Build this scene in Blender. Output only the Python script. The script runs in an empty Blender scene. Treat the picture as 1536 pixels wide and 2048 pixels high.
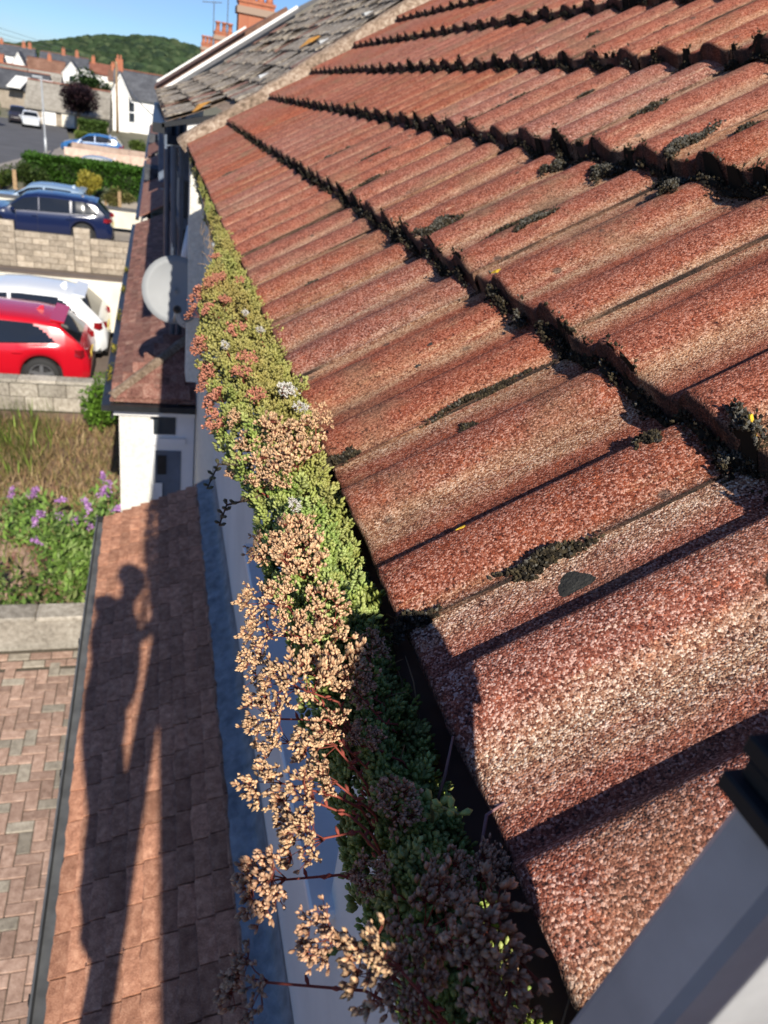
import bpy, bmesh, math, random
import numpy as np
from mathutils import Vector, Matrix
R = math.radians
rnd = random.Random(7); nrs = np.random.RandomState(11)
sc = bpy.context.scene
col = sc.collection

# ------------------------------------------------------------------ camera, sky, sun, exposure
CAM = Vector((-0.195, 0.0, 0.364))
CX = Vector((0.95549, -0.25599, 0.14663)); CY = Vector((-0.00289, 0.48887, 0.87235))
CZ = CX.cross(CY).normalized(); CY = CZ.cross(CX).normalized(); CX.normalize()
cd = bpy.data.cameras.new('camera'); cam = bpy.data.objects.new('camera', cd); col.objects.link(cam)
cam.matrix_world = Matrix(((CX.x, CY.x, CZ.x, CAM.x), (CX.y, CY.y, CZ.y, CAM.y), (CX.z, CY.z, CZ.z, CAM.z), (0, 0, 0, 1)))
cd.sensor_fit = 'VERTICAL'; cd.sensor_height = 9.8; cd.lens = 9.8 * 1479 / 2048
cd.clip_start = 0.01; cd.clip_end = 4000
cd.dof.use_dof = True; cd.dof.focus_distance = 0.55; cd.dof.aperture_fstop = 3.6
sc.camera = cam

SUN = Vector((0.035, -0.816, 0.578)).normalized()
w = bpy.data.worlds.new('World'); sc.world = w; w.use_nodes = True
nt = w.node_tree; bg = nt.nodes['Background']
sky = nt.nodes.new('ShaderNodeTexSky'); sky.sky_type = 'NISHITA'; sky.sun_disc = False
sky.sun_elevation = math.asin(SUN.z); sky.sun_rotation = math.atan2(SUN.x, SUN.y)
sky.air_density = 0.9; sky.dust_density = 0.0; sky.ozone_density = 1.5
# thin high cloud, the same all round the sky
tc = nt.nodes.new('ShaderNodeTexCoord'); mp = nt.nodes.new('ShaderNodeMapping'); mp.inputs['Scale'].default_value = (1.2, 1.2, 5)
nz = nt.nodes.new('ShaderNodeTexNoise'); nz.inputs['Scale'].default_value = 3.0; nz.inputs['Detail'].default_value = 7
rp = nt.nodes.new('ShaderNodeValToRGB'); rp.color_ramp.elements[0].position = 0.47; rp.color_ramp.elements[1].position = 0.78
rp.color_ramp.elements[1].color = (0.28, 0.28, 0.28, 1)
mx = nt.nodes.new('ShaderNodeMix'); mx.data_type = 'RGBA'
mx.inputs[7].default_value = (7.0, 7.4, 7.8, 1)
nt.links.new(tc.outputs['Generated'], mp.inputs[0]); nt.links.new(mp.outputs[0], nz.inputs['Vector'])
nt.links.new(nz.outputs['Fac'], rp.inputs[0]); nt.links.new(rp.outputs[0], mx.inputs[0])
tint = nt.nodes.new('ShaderNodeMix'); tint.data_type = 'RGBA'; tint.blend_type = 'MULTIPLY'; tint.inputs[0].default_value = 1
tint.inputs[7].default_value = (0.62, 0.90, 1.40, 1)
nt.links.new(sky.outputs[0], tint.inputs[6]); nt.links.new(tint.outputs[2], mx.inputs[6]); nt.links.new(mx.outputs[2], bg.inputs['Color'])
bg.inputs['Strength'].default_value = 0.058
sl = bpy.data.lights.new('sun', 'SUN'); sl.energy = 5.0; sl.angle = R(0.53); sl.color = (1.0, 0.93, 0.82)
so = bpy.data.objects.new('sun', sl); col.objects.link(so); so.rotation_euler = (-SUN).to_track_quat('-Z', 'Y').to_euler()
so.location = (0, -20, 20)
vs = sc.view_settings; vs.view_transform = 'Standard'; vs.look = 'None'; vs.gamma = 1; vs.use_curve_mapping = False
vs.exposure = 0.45

# ------------------------------------------------------------------ materials
class G:
    def __init__(s, name):
        s.m = bpy.data.materials.new(name); s.m.use_nodes = True; s.t = s.m.node_tree
        s.b = s.t.nodes['Principled BSDF']; s.co = None
    def n(s, ty, **k):
        n = s.t.nodes.new('ShaderNode' + ty)
        for a, v in k.items(): setattr(n, a, v)
        return n
    def put(s, sock, v):
        if hasattr(v, 'is_output') or isinstance(v, bpy.types.NodeSocket): s.t.links.new(v, sock)
        else: sock.default_value = v
    def coord(s, jitter=True, which='Object', scale=(1, 1, 1)):
        o = s.n('TexCoord').outputs[which]
        mp = s.n('Mapping'); s.put(mp.inputs[0], o); mp.inputs['Scale'].default_value = scale
        if jitter:
            oi = s.n('ObjectInfo'); v = s.n('VectorMath', operation='SCALE'); v.inputs[0].default_value = (37, 53, 71)
            s.put(v.inputs['Scale'], oi.outputs['Random']); s.put(mp.inputs['Location'], v.outputs[0])
        return mp.outputs[0]
    def noise(s, co, scale, detail=3, rough=0.55):
        n = s.n('TexNoise'); s.put(n.inputs['Vector'], co); n.inputs['Scale'].default_value = scale
        n.inputs['Detail'].default_value = detail; n.inputs['Roughness'].default_value = rough
        return n.outputs['Fac']
    def voro(s, co, scale, out='Distance'):
        n = s.n('TexVoronoi'); s.put(n.inputs['Vector'], co); n.inputs['Scale'].default_value = scale
        return n.outputs[out]
    def ramp(s, f, stops, interp='LINEAR'):
        n = s.n('ValToRGB'); s.put(n.inputs[0], f); e = n.color_ramp.elements; n.color_ramp.interpolation = interp
        while len(e) < len(stops): e.new(0.5)
        for i, (p, c) in enumerate(stops):
            e[i].position = p
            if not isinstance(c, tuple): c = (c, c, c)
            e[i].color = (c[0], c[1], c[2], 1)
        return n.outputs[0]
    def mix(s, f, a, b, mode='MIX'):
        n = s.n('Mix', data_type='RGBA', blend_type=mode)
        for i, v in ((0, f), (6, a), (7, b)):
            if isinstance(v, tuple) and len(v) == 3: v = v + (1,)
            s.put(n.inputs[i], v)
        return n.outputs[2]
    def math(s, op, a, b=0.0, c=None):
        n = s.n('Math', operation=op); s.put(n.inputs[0], a); s.put(n.inputs[1], b)
        if c is not None: s.put(n.inputs[2], c)
        return n.outputs[0]
    def bump(s, h, dist, strength=1.0):
        n = s.n('Bump'); s.put(n.inputs['Height'], h); n.inputs['Distance'].default_value = dist
        n.inputs['Strength'].default_value = strength; s.put(s.b.inputs['Normal'], n.outputs[0])
    def fin(s, c, rough=0.8, metal=0.0, spec=0.5, **k):
        if isinstance(c, tuple) and len(c) == 3: c = c + (1,)
        s.put(s.b.inputs['Base Color'], c); s.put(s.b.inputs['Roughness'], rough); s.put(s.b.inputs['Metallic'], metal)
        s.put(s.b.inputs['Specular IOR Level'], spec)
        for a, v in k.items(): s.put(s.b.inputs[a.replace('_', ' ')], v)
        return s.m

def mottled(name, c, amt=0.25, scale=6.0, rough=0.85, bump=0.0, bscale=60.0, metal=0.0, spec=0.4, **k):
    g = G(name); co = g.coord()
    n = g.noise(co, scale, 5); d = tuple(x * (1 - amt) for x in c); l = tuple(min(1, x * (1 + amt)) for x in c)
    cc = g.ramp(n, [(0.3, d), (0.7, l)])
    oi = g.n('ObjectInfo'); v = g.math('MULTIPLY_ADD', oi.outputs['Random'], amt * 0.7, 1 - amt * 0.35)
    hs = g.n('HueSaturation'); g.put(hs.inputs['Value'], v); g.put(hs.inputs['Color'], cc)
    if bump: g.bump(g.noise(co, bscale, 4), bump)
    return g.fin(hs.outputs[0], rough, metal, spec, **k)

def red_tile():
    g = G('red_roof_tile'); co = g.coord(); raw = g.n('TexCoord').outputs['Object']; st = g.coord(True, 'Object', (0.13, 1, 1))
    oi = g.n('ObjectInfo'); sx = g.n('SeparateColor'); g.put(sx.inputs[0], oi.outputs['Color']); grit, dull = sx.outputs[0], sx.outputs[1]
    def cell(scale):
        n = g.n('TexVoronoi'); g.put(n.inputs['Vector'], co); n.inputs['Scale'].default_value = scale
        q = g.n('SeparateColor'); g.put(q.inputs[0], n.outputs['Color']); return q.outputs[0], n.outputs['Distance']
    c1, d1 = cell(600); c2, d2 = cell(1000)
    fine = g.noise(co, 480, 2.5, 0.7); mid = g.noise(co, 45, 5, 0.65)
    f = g.math('ADD', g.math('ADD', g.math('MULTIPLY', c1, 0.22), g.math('MULTIPLY', c2, 0.10)), g.math('ADD', g.math('MULTIPLY', fine, 0.46), g.math('MULTIPLY', mid, 0.22)))
    red = g.ramp(f, [(0.33, (0.022, 0.010, 0.009)), (0.42, (0.150, 0.037, 0.021)), (0.51, (0.262, 0.073, 0.041)), (0.60, (0.37, 0.120, 0.070)), (0.70, (0.50, 0.20, 0.125))])
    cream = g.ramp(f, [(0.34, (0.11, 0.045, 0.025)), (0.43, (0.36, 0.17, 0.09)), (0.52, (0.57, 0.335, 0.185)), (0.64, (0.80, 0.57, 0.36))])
    grey = g.ramp(g.math('ADD', g.math('MULTIPLY', c1, 0.45), g.math('MULTIPLY', fine, 0.55)), [(0.41, (0.012, 0.012, 0.013)), (0.51, (0.055, 0.056, 0.056)), (0.60, (0.18, 0.18, 0.168)), (0.71, (0.62, 0.63, 0.58))])
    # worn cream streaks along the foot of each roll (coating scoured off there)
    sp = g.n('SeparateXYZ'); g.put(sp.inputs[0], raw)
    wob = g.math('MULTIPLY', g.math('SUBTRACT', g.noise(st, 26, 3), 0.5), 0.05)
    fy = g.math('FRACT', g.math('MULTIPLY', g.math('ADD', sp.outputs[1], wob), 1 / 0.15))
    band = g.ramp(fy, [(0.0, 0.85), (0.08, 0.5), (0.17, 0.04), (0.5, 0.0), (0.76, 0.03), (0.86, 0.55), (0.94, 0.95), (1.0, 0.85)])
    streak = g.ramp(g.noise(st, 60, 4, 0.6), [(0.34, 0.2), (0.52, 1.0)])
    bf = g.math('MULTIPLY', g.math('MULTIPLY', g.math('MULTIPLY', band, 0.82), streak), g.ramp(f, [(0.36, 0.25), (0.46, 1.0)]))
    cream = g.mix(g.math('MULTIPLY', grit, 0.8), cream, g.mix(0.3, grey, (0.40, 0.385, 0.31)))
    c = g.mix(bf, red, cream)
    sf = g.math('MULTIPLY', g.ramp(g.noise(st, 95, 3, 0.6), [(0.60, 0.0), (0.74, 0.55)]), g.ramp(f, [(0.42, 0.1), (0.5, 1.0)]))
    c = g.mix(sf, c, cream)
    # grey weathered grit where the coating has gone, left in clots of red
    clot = g.ramp(g.math('ADD', g.math('MULTIPLY', g.noise(co, 120, 3, 0.7), 0.8), g.math('MULTIPLY', g.noise(co, 12, 3), 0.3)), [(0.43, 0.0), (0.475, 1.0)])
    roll = g.ramp(fy, [(0.0, 1.0), (0.5, 1.0), (0.6, 0.55), (0.75, 0.7), (0.97, 1.0)])
    c = g.mix(g.math('MULTIPLY', g.math('MULTIPLY', clot, grit), roll), c, grey)
    # dull brown biological patches, a darker maroon band on each roll's far side, round lichen spots
    br = g.ramp(g.noise(co, 7, 4, 0.6), [(0.52, 0.0), (0.66, 0.85)])
    c = g.mix(g.math('MULTIPLY', br, dull), c, g.ramp(f, [(0.34, (0.06, 0.038, 0.026)), (0.62, (0.30, 0.175, 0.105))]))
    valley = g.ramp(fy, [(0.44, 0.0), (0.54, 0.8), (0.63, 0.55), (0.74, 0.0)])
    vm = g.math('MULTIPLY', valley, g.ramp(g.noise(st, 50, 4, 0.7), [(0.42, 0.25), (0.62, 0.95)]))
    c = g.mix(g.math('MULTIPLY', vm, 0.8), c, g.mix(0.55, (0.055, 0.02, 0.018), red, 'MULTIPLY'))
    spots = g.ramp(g.voro(co, 21), [(0.10, 1.0), (0.16, 0.0)])
    c = g.mix(g.math('MULTIPLY', spots, g.ramp(g.noise(co, 5, 2), [(0.55, 0.0), (0.6, 0.7)])), c, (0.05, 0.042, 0.035))
    # side laps and noses carry a crust of black algae and moss; nose shade is put into the colour too
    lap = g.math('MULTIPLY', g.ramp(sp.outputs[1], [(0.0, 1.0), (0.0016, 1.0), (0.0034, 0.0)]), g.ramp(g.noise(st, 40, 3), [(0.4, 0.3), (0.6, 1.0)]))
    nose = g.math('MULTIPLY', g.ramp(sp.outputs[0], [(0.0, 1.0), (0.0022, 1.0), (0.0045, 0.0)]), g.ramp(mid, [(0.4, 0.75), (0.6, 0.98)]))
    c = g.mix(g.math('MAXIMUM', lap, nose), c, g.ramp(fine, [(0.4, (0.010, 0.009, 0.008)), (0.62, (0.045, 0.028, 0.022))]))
    hs = g.n('HueSaturation'); g.put(hs.inputs['Color'], c)
    g.put(hs.inputs['Value'], g.math('MULTIPLY_ADD', oi.outputs['Random'], 0.26, 1.09)); g.put(hs.inputs['Saturation'], g.math('MULTIPLY_ADD', sx.outputs[2], 0.2, 0.9))
    h = g.math('ADD', g.math('MULTIPLY', d1, -0.5), g.math('ADD', g.math('MULTIPLY', fine, 0.5), g.math('MULTIPLY', mid, 0.7)))
    g.bump(h, 0.0022, 0.8)
    return g.fin(hs.outputs[0], 0.92, 0, 0.25)

def grain_tile(name, a, b, c3, scale=220, bump=0.0015):
    g = G(name); co = g.coord(); oi = g.n('ObjectInfo')
    f = g.math('ADD', g.math('MULTIPLY', g.noise(co, scale, 3, 0.7), 0.6), g.math('MULTIPLY', g.noise(co, scale * 0.12, 4), 0.4))
    c = g.ramp(f, [(0.36, a), (0.5, b), (0.64, c3)])
    hs = g.n('HueSaturation'); g.put(hs.inputs['Color'], c)
    g.put(hs.inputs['Value'], g.math('MULTIPLY_ADD', oi.outputs['Random'], 0.5, 0.75))
    g.bump(f, bump); return g.fin(hs.outputs[0], 0.85, 0, 0.3)

def lichen_slate():
    g = G('lichen_slate'); co = g.coord(); oi = g.n('ObjectInfo')
    n1 = g.noise(co, 24, 5, 0.75); n2 = g.noise(co, 90, 4, 0.75)
    c = g.ramp(g.math('ADD', g.math('MULTIPLY', n1, 0.6), g.math('MULTIPLY', n2, 0.4)),
               [(0.38, (0.075, 0.058, 0.046)), (0.46, (0.20, 0.165, 0.13)), (0.53, (0.33, 0.285, 0.23)), (0.64, (0.58, 0.54, 0.46))])
    c = g.mix(g.ramp(oi.outputs['Random'], [(0.9, 0.0), (0.93, 0.7)]), c, (0.24, 0.10, 0.07))
    g.bump(n1, 0.012); return g.fin(c, 0.92, 0, 0.2)

def vcol(name, rough=0.6, spec=0.3, trans=0.0, bump=0.0):
    g = G(name); a = g.n('Attribute', attribute_name='Col').outputs['Color']
    if bump: g.bump(g.noise(g.coord(), 90, 4), bump)
    k = {}
    m = g.fin(a, rough, 0, spec)
    if trans:
        tr = g.n('BsdfTranslucent'); g.put(tr.inputs[0], a); ms = g.n('MixShader'); ms.inputs[0].default_value = trans
        g.put(ms.inputs[1], g.b.outputs[0]); g.put(ms.inputs[2], tr.outputs[0])
        g.put(g.t.nodes['Material Output'].inputs[0], ms.outputs[0])
    return m

def flat(name, c, rough=0.5, metal=0.0, spec=0.5, **k):
    return G(name).fin(c, rough, metal, spec, **k)

def paint(name, c, rough=0.25):
    g = G(name); n = g.noise(g.coord(), 30, 3)
    return g.fin(g.mix(0.12, c, g.ramp(n, [(0.3, tuple(x * .7 for x in c)), (0.7, c)])), rough, 0.0, 0.5, Coat_Weight=0.6, Coat_Roughness=0.06)

def brick_mat(name, a, b, mortar, scale):   # far-off courses too small to pick apart
    g = G(name); co = g.coord(False)
    n = g.n('TexBrick'); g.put(n.inputs['Vector'], co); n.inputs['Scale'].default_value = scale
    n.inputs['Color1'].default_value = a + (1,); n.inputs['Color2'].default_value = b + (1,); n.inputs['Mortar'].default_value = mortar + (1,)
    return g.fin(n.outputs['Color'], 0.9, 0, 0.2)

M = dict(
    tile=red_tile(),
    porch_tile=grain_tile('brown_clay_tile', (0.21, 0.095, 0.058), (0.44, 0.205, 0.122), (0.68, 0.38, 0.24), 240, 0.003),
    porch_tile2=grain_tile('old_red_tile', (0.08, 0.035, 0.028), (0.22, 0.095, 0.07), (0.36, 0.24, 0.18), 60, 0.004),
    slate=lichen_slate(),
    dark_slate=grain_tile('dark_slate', (0.035, 0.037, 0.042), (0.07, 0.073, 0.082), (0.11, 0.115, 0.125), 8, 0.003),
    brown_roof=grain_tile('brown_far_roof', (0.10, 0.05, 0.035), (0.17, 0.09, 0.06), (0.24, 0.14, 0.10), 6, 0.003),
    red_roof=grain_tile('red_far_roof', (0.16, 0.06, 0.04), (0.25, 0.10, 0.065), (0.34, 0.16, 0.11), 6, 0.003),
    grey_roof=grain_tile('grey_asbestos_roof', (0.15, 0.135, 0.11), (0.235, 0.215, 0.18), (0.31, 0.29, 0.25), 3, 0.003),
    mortar=grain_tile('verge_mortar', (0.10, 0.07, 0.045), (0.27, 0.19, 0.13), (0.47, 0.38, 0.29), 40, 0.008),
    render=mottled('white_render', (0.66, 0.655, 0.63), 0.1, 2.5, 0.9, 0.0015, 140),
    roughcast=mottled('roughcast', (0.70, 0.68, 0.61), 0.16, 30, 0.95, 0.012, 70),
    upvc=mottled('white_upvc', (0.78, 0.79, 0.80), 0.05, 3, 0.35),
    white=mottled('white_paint', (0.78, 0.77, 0.73), 0.08, 2, 0.6),
    cream=mottled('cream_wall', (0.72, 0.68, 0.57), 0.14, 1.8, 0.9, 0.004, 30),
    black=mottled('black_plastic', (0.02, 0.021, 0.023), 0.25, 12, 0.4, 0.0, 60),
    rubber=mottled('black_rubber', (0.018, 0.018, 0.018), 0.3, 40, 0.75),
    greyplastic=mottled('weathered_gutter', (0.115, 0.12, 0.125), 0.3, 9, 0.5),
    lead=mottled('lead_flashing', (0.21, 0.225, 0.245), 0.35, 16, 0.6, 0.010, 26, 0.2),
    glass=flat('window_glass', (0.03, 0.037, 0.045), 0.06, 0, 0.8),
    carglass=flat('car_glass', (0.012, 0.014, 0.016), 0.05, 0, 0.8),
    anthracite=mottled('dark_frame', (0.12, 0.15, 0.20), 0.2, 4, 0.45),
    alu=mottled('ladder_aluminium', (0.42, 0.43, 0.445), 0.2, 18, 0.5, 0.0, 300, 0.3),
    wood=mottled('weathered_wood', (0.33, 0.22, 0.12), 0.35, 14, 0.9),
    paver=grain_tile('pink_paver', (0.20, 0.125, 0.09), (0.36, 0.235, 0.175), (0.50, 0.36, 0.28), 160, 0.002),
    paver_grey=grain_tile('grey_paver', (0.18, 0.155, 0.12), (0.31, 0.27, 0.21), (0.44, 0.39, 0.31), 160, 0.002),
    jointsand=mottled('joint_sand', (0.085, 0.07, 0.05), 0.3, 30, 0.95),
    concrete=grain_tile('grey_block', (0.20, 0.175, 0.14), (0.34, 0.305, 0.25), (0.47, 0.43, 0.36), 18, 0.006),
    concrete2=grain_tile('tan_block', (0.24, 0.20, 0.15), (0.37, 0.31, 0.24), (0.47, 0.41, 0.33), 10, 0.006),
    pinkwall=grain_tile('pink_block', (0.38, 0.27, 0.21), (0.48, 0.35, 0.28), (0.56, 0.44, 0.36), 4, 0.004),
    soil=grain_tile('weedy_paving', (0.13, 0.085, 0.06), (0.24, 0.155, 0.115), (0.34, 0.24, 0.17), 9, 0.01),
    drive=mottled('brown_tarmac', (0.135, 0.105, 0.085), 0.18, 2.5, 0.95, 0.004, 60),
    asphalt=mottled('road_asphalt', (0.10, 0.10, 0.105), 0.15, 0.6, 0.95),
    pave=mottled('pavement_slab', (0.26, 0.23, 0.20), 0.15, 1.0, 0.95),
    earth=mottled('ground_earth', (0.15, 0.14, 0.09), 0.3, 0.15, 0.98),
    brick=brick_mat('far_brick', (0.36, 0.12, 0.065), (0.42, 0.16, 0.085), (0.33, 0.24, 0.18), 9.0),
    terracotta=mottled('chimney_pot', (0.42, 0.16, 0.09), 0.2, 5, 0.8),
    tanbrick=mottled('tan_brick', (0.42, 0.30, 0.21), 0.3, 12, 0.9, 0.01, 20),
    hedgecore=mottled('hedge_inside', (0.022, 0.035, 0.012), 0.3, 6, 0.95),
    leaf=vcol('foliage', 0.6, 0.25, 0.22), sedum=vcol('sedum_leaf', 0.42, 0.4, 0.15), seed=vcol('dried_flower', 0.7, 0.2, 0.18),
    moss=vcol('moss', 0.95, 0.1, 0.0), stemm=vcol('stem', 0.5, 0.3, 0.0),
    yellow=mottled('yellow_lichen', (0.62, 0.40, 0.03), 0.3, 150, 0.95, 0.002, 300),
    orange=mottled('orange_lichen', (0.62, 0.29, 0.05), 0.3, 40, 0.95, 0.004, 80),
    darklichen=mottled('dark_lichen', (0.032, 0.031, 0.027), 0.4, 180, 0.98, 0.002, 400),
    tyre=flat('tyre', (0.02, 0.02, 0.02), 0.8), rim=mottled('alloy_rim', (0.45, 0.46, 0.48), 0.1, 9, 0.3, 0, 60, 0.8),
    redlamp=flat('tail_lamp', (0.22, 0.008, 0.012), 0.15), plate=flat('number_plate', (0.75, 0.6, 0.1), 0.4),
    trim=flat('black_trim', (0.02, 0.02, 0.022), 0.5), chrome=flat('chrome', (0.7, 0.7, 0.72), 0.18, 1.0),
    dish=mottled('dish_grey', (0.25, 0.26, 0.265), 0.06, 5, 0.55), cable=flat('white_cable', (0.75, 0.68, 0.58), 0.6),
    galv=mottled('galvanised', (0.42, 0.44, 0.45), 0.1, 3, 0.5, 0, 60, 0.4),
    wire=flat('wire', (0.10, 0.11, 0.13), 0.6), bin=flat('blue_bin', (0.02, 0.09, 0.35), 0.5), sign=flat('green_mark', (0.02, 0.3, 0.2), 0.6),
    skin=mottled('skin', (0.5, 0.3, 0.22), 0.08, 20, 0.6), shirt=mottled('dark_shirt', (0.06, 0.07, 0.10), 0.2, 30, 0.9),
    jeans=mottled('jeans', (0.05, 0.07, 0.13), 0.25, 40, 0.9), hair=mottled('hair', (0.04, 0.025, 0.018), 0.3, 60, 0.7), boot=flat('boot', (0.05, 0.035, 0.025), 0.7),
)
# ------------------------------------------------------------------ mesh helpers
def wloc(o):
    v = Vector((0, 0, 0))
    while o is not None: v += o.location; o = o.parent
    return v

def link(name, me, parent=None, loc=None, rot=None):
    o = bpy.data.objects.new(name, me); col.objects.link(o)
    if parent: o.parent = parent
    if loc is not None: o.location = loc
    if rot is not None: o.rotation_euler = rot
    return o

def npmesh(name, V, F, mat, cols=None, smooth=True):
    V = np.asarray(V, dtype=np.float32); F = np.asarray(F, dtype=np.int32)
    me = bpy.data.meshes.new(name); k = F.shape[1]
    me.vertices.add(len(V)); me.vertices.foreach_set('co', V.ravel())
    me.loops.add(F.size); me.loops.foreach_set('vertex_index', F.ravel())
    me.polygons.add(len(F)); me.polygons.foreach_set('loop_start', np.arange(0, F.size, k, dtype=np.int32))
    me.polygons.foreach_set('loop_total', np.full(len(F), k, dtype=np.int32))
    me.polygons.foreach_set('use_smooth', np.full(len(F), smooth, dtype=bool))
    me.update(calc_edges=True)
    if cols is not None:
        a = me.color_attributes.new('Col', 'FLOAT_COLOR', 'POINT')
        c = np.ones((len(V), 4), dtype=np.float32); c[:, :3] = cols; a.data.foreach_set('color', c.ravel())
    me.materials.append(mat); return me

class MB:
    """collects shapes in world (or local) coordinates and links them as ONE mesh"""
    def __init__(s): s.v = []; s.f = []
    def add(s, V, F):
        b = len(s.v); s.v += [tuple(p) for p in V]; s.f += [tuple(b + i for i in f) for f in F]; return s
    def hexa(s, p):
        return s.add(p, [(0, 3, 2, 1), (4, 5, 6, 7), (0, 1, 5, 4), (1, 2, 6, 5), (2, 3, 7, 6), (3, 0, 4, 7)])
    def box(s, x0, x1, y0, y1, z0, z1):
        return s.hexa([(x0, y0, z0), (x1, y0, z0), (x1, y1, z0), (x0, y1, z0), (x0, y0, z1), (x1, y0, z1), (x1, y1, z1), (x0, y1, z1)])
    def prism(s, poly, axis, a, b):    # poly: 2D points of the cross-section; extruded along axis from a to b
        n = len(poly)
        def p3(q, t): return (t, q[0], q[1]) if axis == 'x' else (q[0], t, q[1]) if axis == 'y' else (q[0], q[1], t)
        V = [p3(q, a) for q in poly] + [p3(q, b) for q in poly]
        F = [tuple(range(n)), tuple(range(2 * n - 1, n - 1, -1))] + [(i, (i + 1) % n + 0, (i + 1) % n + n, i + n) for i in range(n)]
        return s.add(V, F)
    def tube(s, pts, rad, n=6, cap=True):
        pts = [Vector(p) for p in pts]; V = []; F = []
        for i, p in enumerate(pts):
            d = (pts[min(i + 1, len(pts) - 1)] - pts[max(i - 1, 0)]).normalized()
            a = d.orthogonal().normalized() if i == 0 else (pa - d * pa.dot(d)).normalized()
            pa = a; b = d.cross(a); r = rad[i] if isinstance(rad, (list, tuple)) else rad
            V += [p + (a * math.cos(2 * math.pi * k / n) + b * math.sin(2 * math.pi * k / n)) * r for k in range(n)]
        for i in range(len(pts) - 1):
            F += [(i * n + k, i * n + (k + 1) % n, (i + 1) * n + (k + 1) % n, (i + 1) * n + k) for k in range(n)]
        if cap: F += [tuple(range(n - 1, -1, -1)), tuple((len(pts) - 1) * n + k for k in range(n))]
        return s.add(V, F)
    def lathe(s, prof, c=(0, 0, 0), n=16, axis='z', cap=True):   # prof: (radius, height)
        V = []; F = []
        for r, h in prof:
            for k in range(n):
                a = 2 * math.pi * k / n; q = (r * math.cos(a), r * math.sin(a), h)
                if axis == 'y': q = (q[0], q[2], q[1])
                if axis == 'x': q = (q[2], q[0], q[1])
                V.append((q[0] + c[0], q[1] + c[1], q[2] + c[2]))
        for i in range(len(prof) - 1):
            F += [(i * n + k, i * n + (k + 1) % n, (i + 1) * n + (k + 1) % n, (i + 1) * n + k) for k in range(n)]
        return s.add(V, F + ([tuple(range(n)), tuple((len(prof) - 1) * n + k for k in range(n))] if cap else []))
    def build(s, name, mat, parent=None, smooth=False, bevel=0.0, subsurf=0):
        L = wloc(parent) if parent else Vector((0, 0, 0))
        me = bpy.data.meshes.new(name); me.from_pydata([(x - L.x, y - L.y, z - L.z) for x, y, z in s.v], [], s.f)
        bm = bmesh.new(); bm.from_mesh(me); bmesh.ops.recalc_face_normals(bm, faces=bm.faces)
        if bevel: bmesh.ops.bevel(bm, geom=bm.edges[:], offset=bevel, segments=1, affect='EDGES', clamp_overlap=True)
        bm.to_mesh(me); bm.free()
        me.materials.append(mat)
        if smooth: me.polygons.foreach_set('use_smooth', [True] * len(me.polygons))
        return link(name, me, parent)

def tag(o, label=None, cat=None, group=None, kind=None):
    if label: o['label'] = label
    if cat: o['category'] = cat
    if group: o['group'] = group
    if kind: o['kind'] = kind
    return o
def thing(name, label, cat, loc=(0, 0, 0), group=None):
    o = bpy.data.objects.new(name, None); col.objects.link(o); o.location = loc; o.empty_display_size = 0.1
    return tag(o, label, cat, group)
def box(name, mat, x0, x1, y0, y1, z0, z1, parent=None, bevel=0.0): return MB().box(x0, x1, y0, y1, z0, z1).build(name, mat, parent, bevel=bevel)
def clone(src, parent, loc=None, rot=None):
    o = src.copy(); col.objects.link(o); o.parent = parent
    if loc is not None: o.location = loc
    if rot is not None: o.rotation_euler = rot
    return o

ELL = []   # 12-vertex leaf blob along +z, length 1, max radius 1
def leaf_blob(n=5, rings=((0.25, 0.62), (0.68, 1.0))):
    V = [(0, 0, 0)]; F = []
    for h, r in rings: V += [(r * math.cos(2 * math.pi * k / n), r * math.sin(2 * math.pi * k / n), h) for k in range(n)]
    V.append((0, 0, 1)); t = len(V) - 1
    for k in range(n):
        k2 = (k + 1) % n; F.append((0, 1 + k2, 1 + k))
        for i in range(len(rings) - 1):
            a = 1 + i * n; b = a + n; F += [(a + k, a + k2, b + k2), (a + k, b + k2, b + k)]
        e = 1 + (len(rings) - 1) * n; F.append((e + k, e + k2, t))
    return np.array(V), np.array(F)

def frames(D):
    """orthonormal frames with z along each direction"""
    D = D / np.linalg.norm(D, axis=1, keepdims=True)
    up = np.where(np.abs(D[:, 2:3]) < 0.9, np.array([[0, 0, 1.0]]), np.array([[1.0, 0, 0]]))
    A = np.cross(up, D); A /= np.linalg.norm(A, axis=1, keepdims=True); B = np.cross(D, A)
    return A, B, D
def scatter_blobs(P, D, L, W, T, cols, blob, tipcols=None):
    """many copies of a blob: at P along D, length L, width W, thickness T"""
    V0, F0 = blob; A, B, Dn = frames(D); n = len(P); m = len(V0)
    V = (P[:, None, :] + A[:, None, :] * (V0[None, :, 0:1] * W[:, None, None]) + B[:, None, :] * (V0[None, :, 1:2] * T[:, None, None])
         + Dn[:, None, :] * (V0[None, :, 2:3] * L[:, None, None])).reshape(-1, 3)
    F = (F0[None] + (np.arange(n) * m)[:, None, None]).reshape(-1, F0.shape[1])
    C = np.repeat(cols[:, None, :], m, 1)
    if tipcols is not None:
        t = V0[None, :, 2:3]; C = C * (1 - t) + tipcols[:, None, :] * t
    return V, F, C.reshape(-1, 3)
def merge(parts):
    V = []; F = []; C = []; b = 0
    for v, f, c in parts: V.append(v); F.append(f + b); C.append(c); b += len(v)
    return np.concatenate(V), np.concatenate(F), np.concatenate(C)
QUAD = (np.array([(0, 0, 0), (0.5, 0, 0.45), (0, 0.12, 1.0), (-0.5, 0, 0.45)]), np.array([(0, 1, 2), (0, 2, 3)]))

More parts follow.
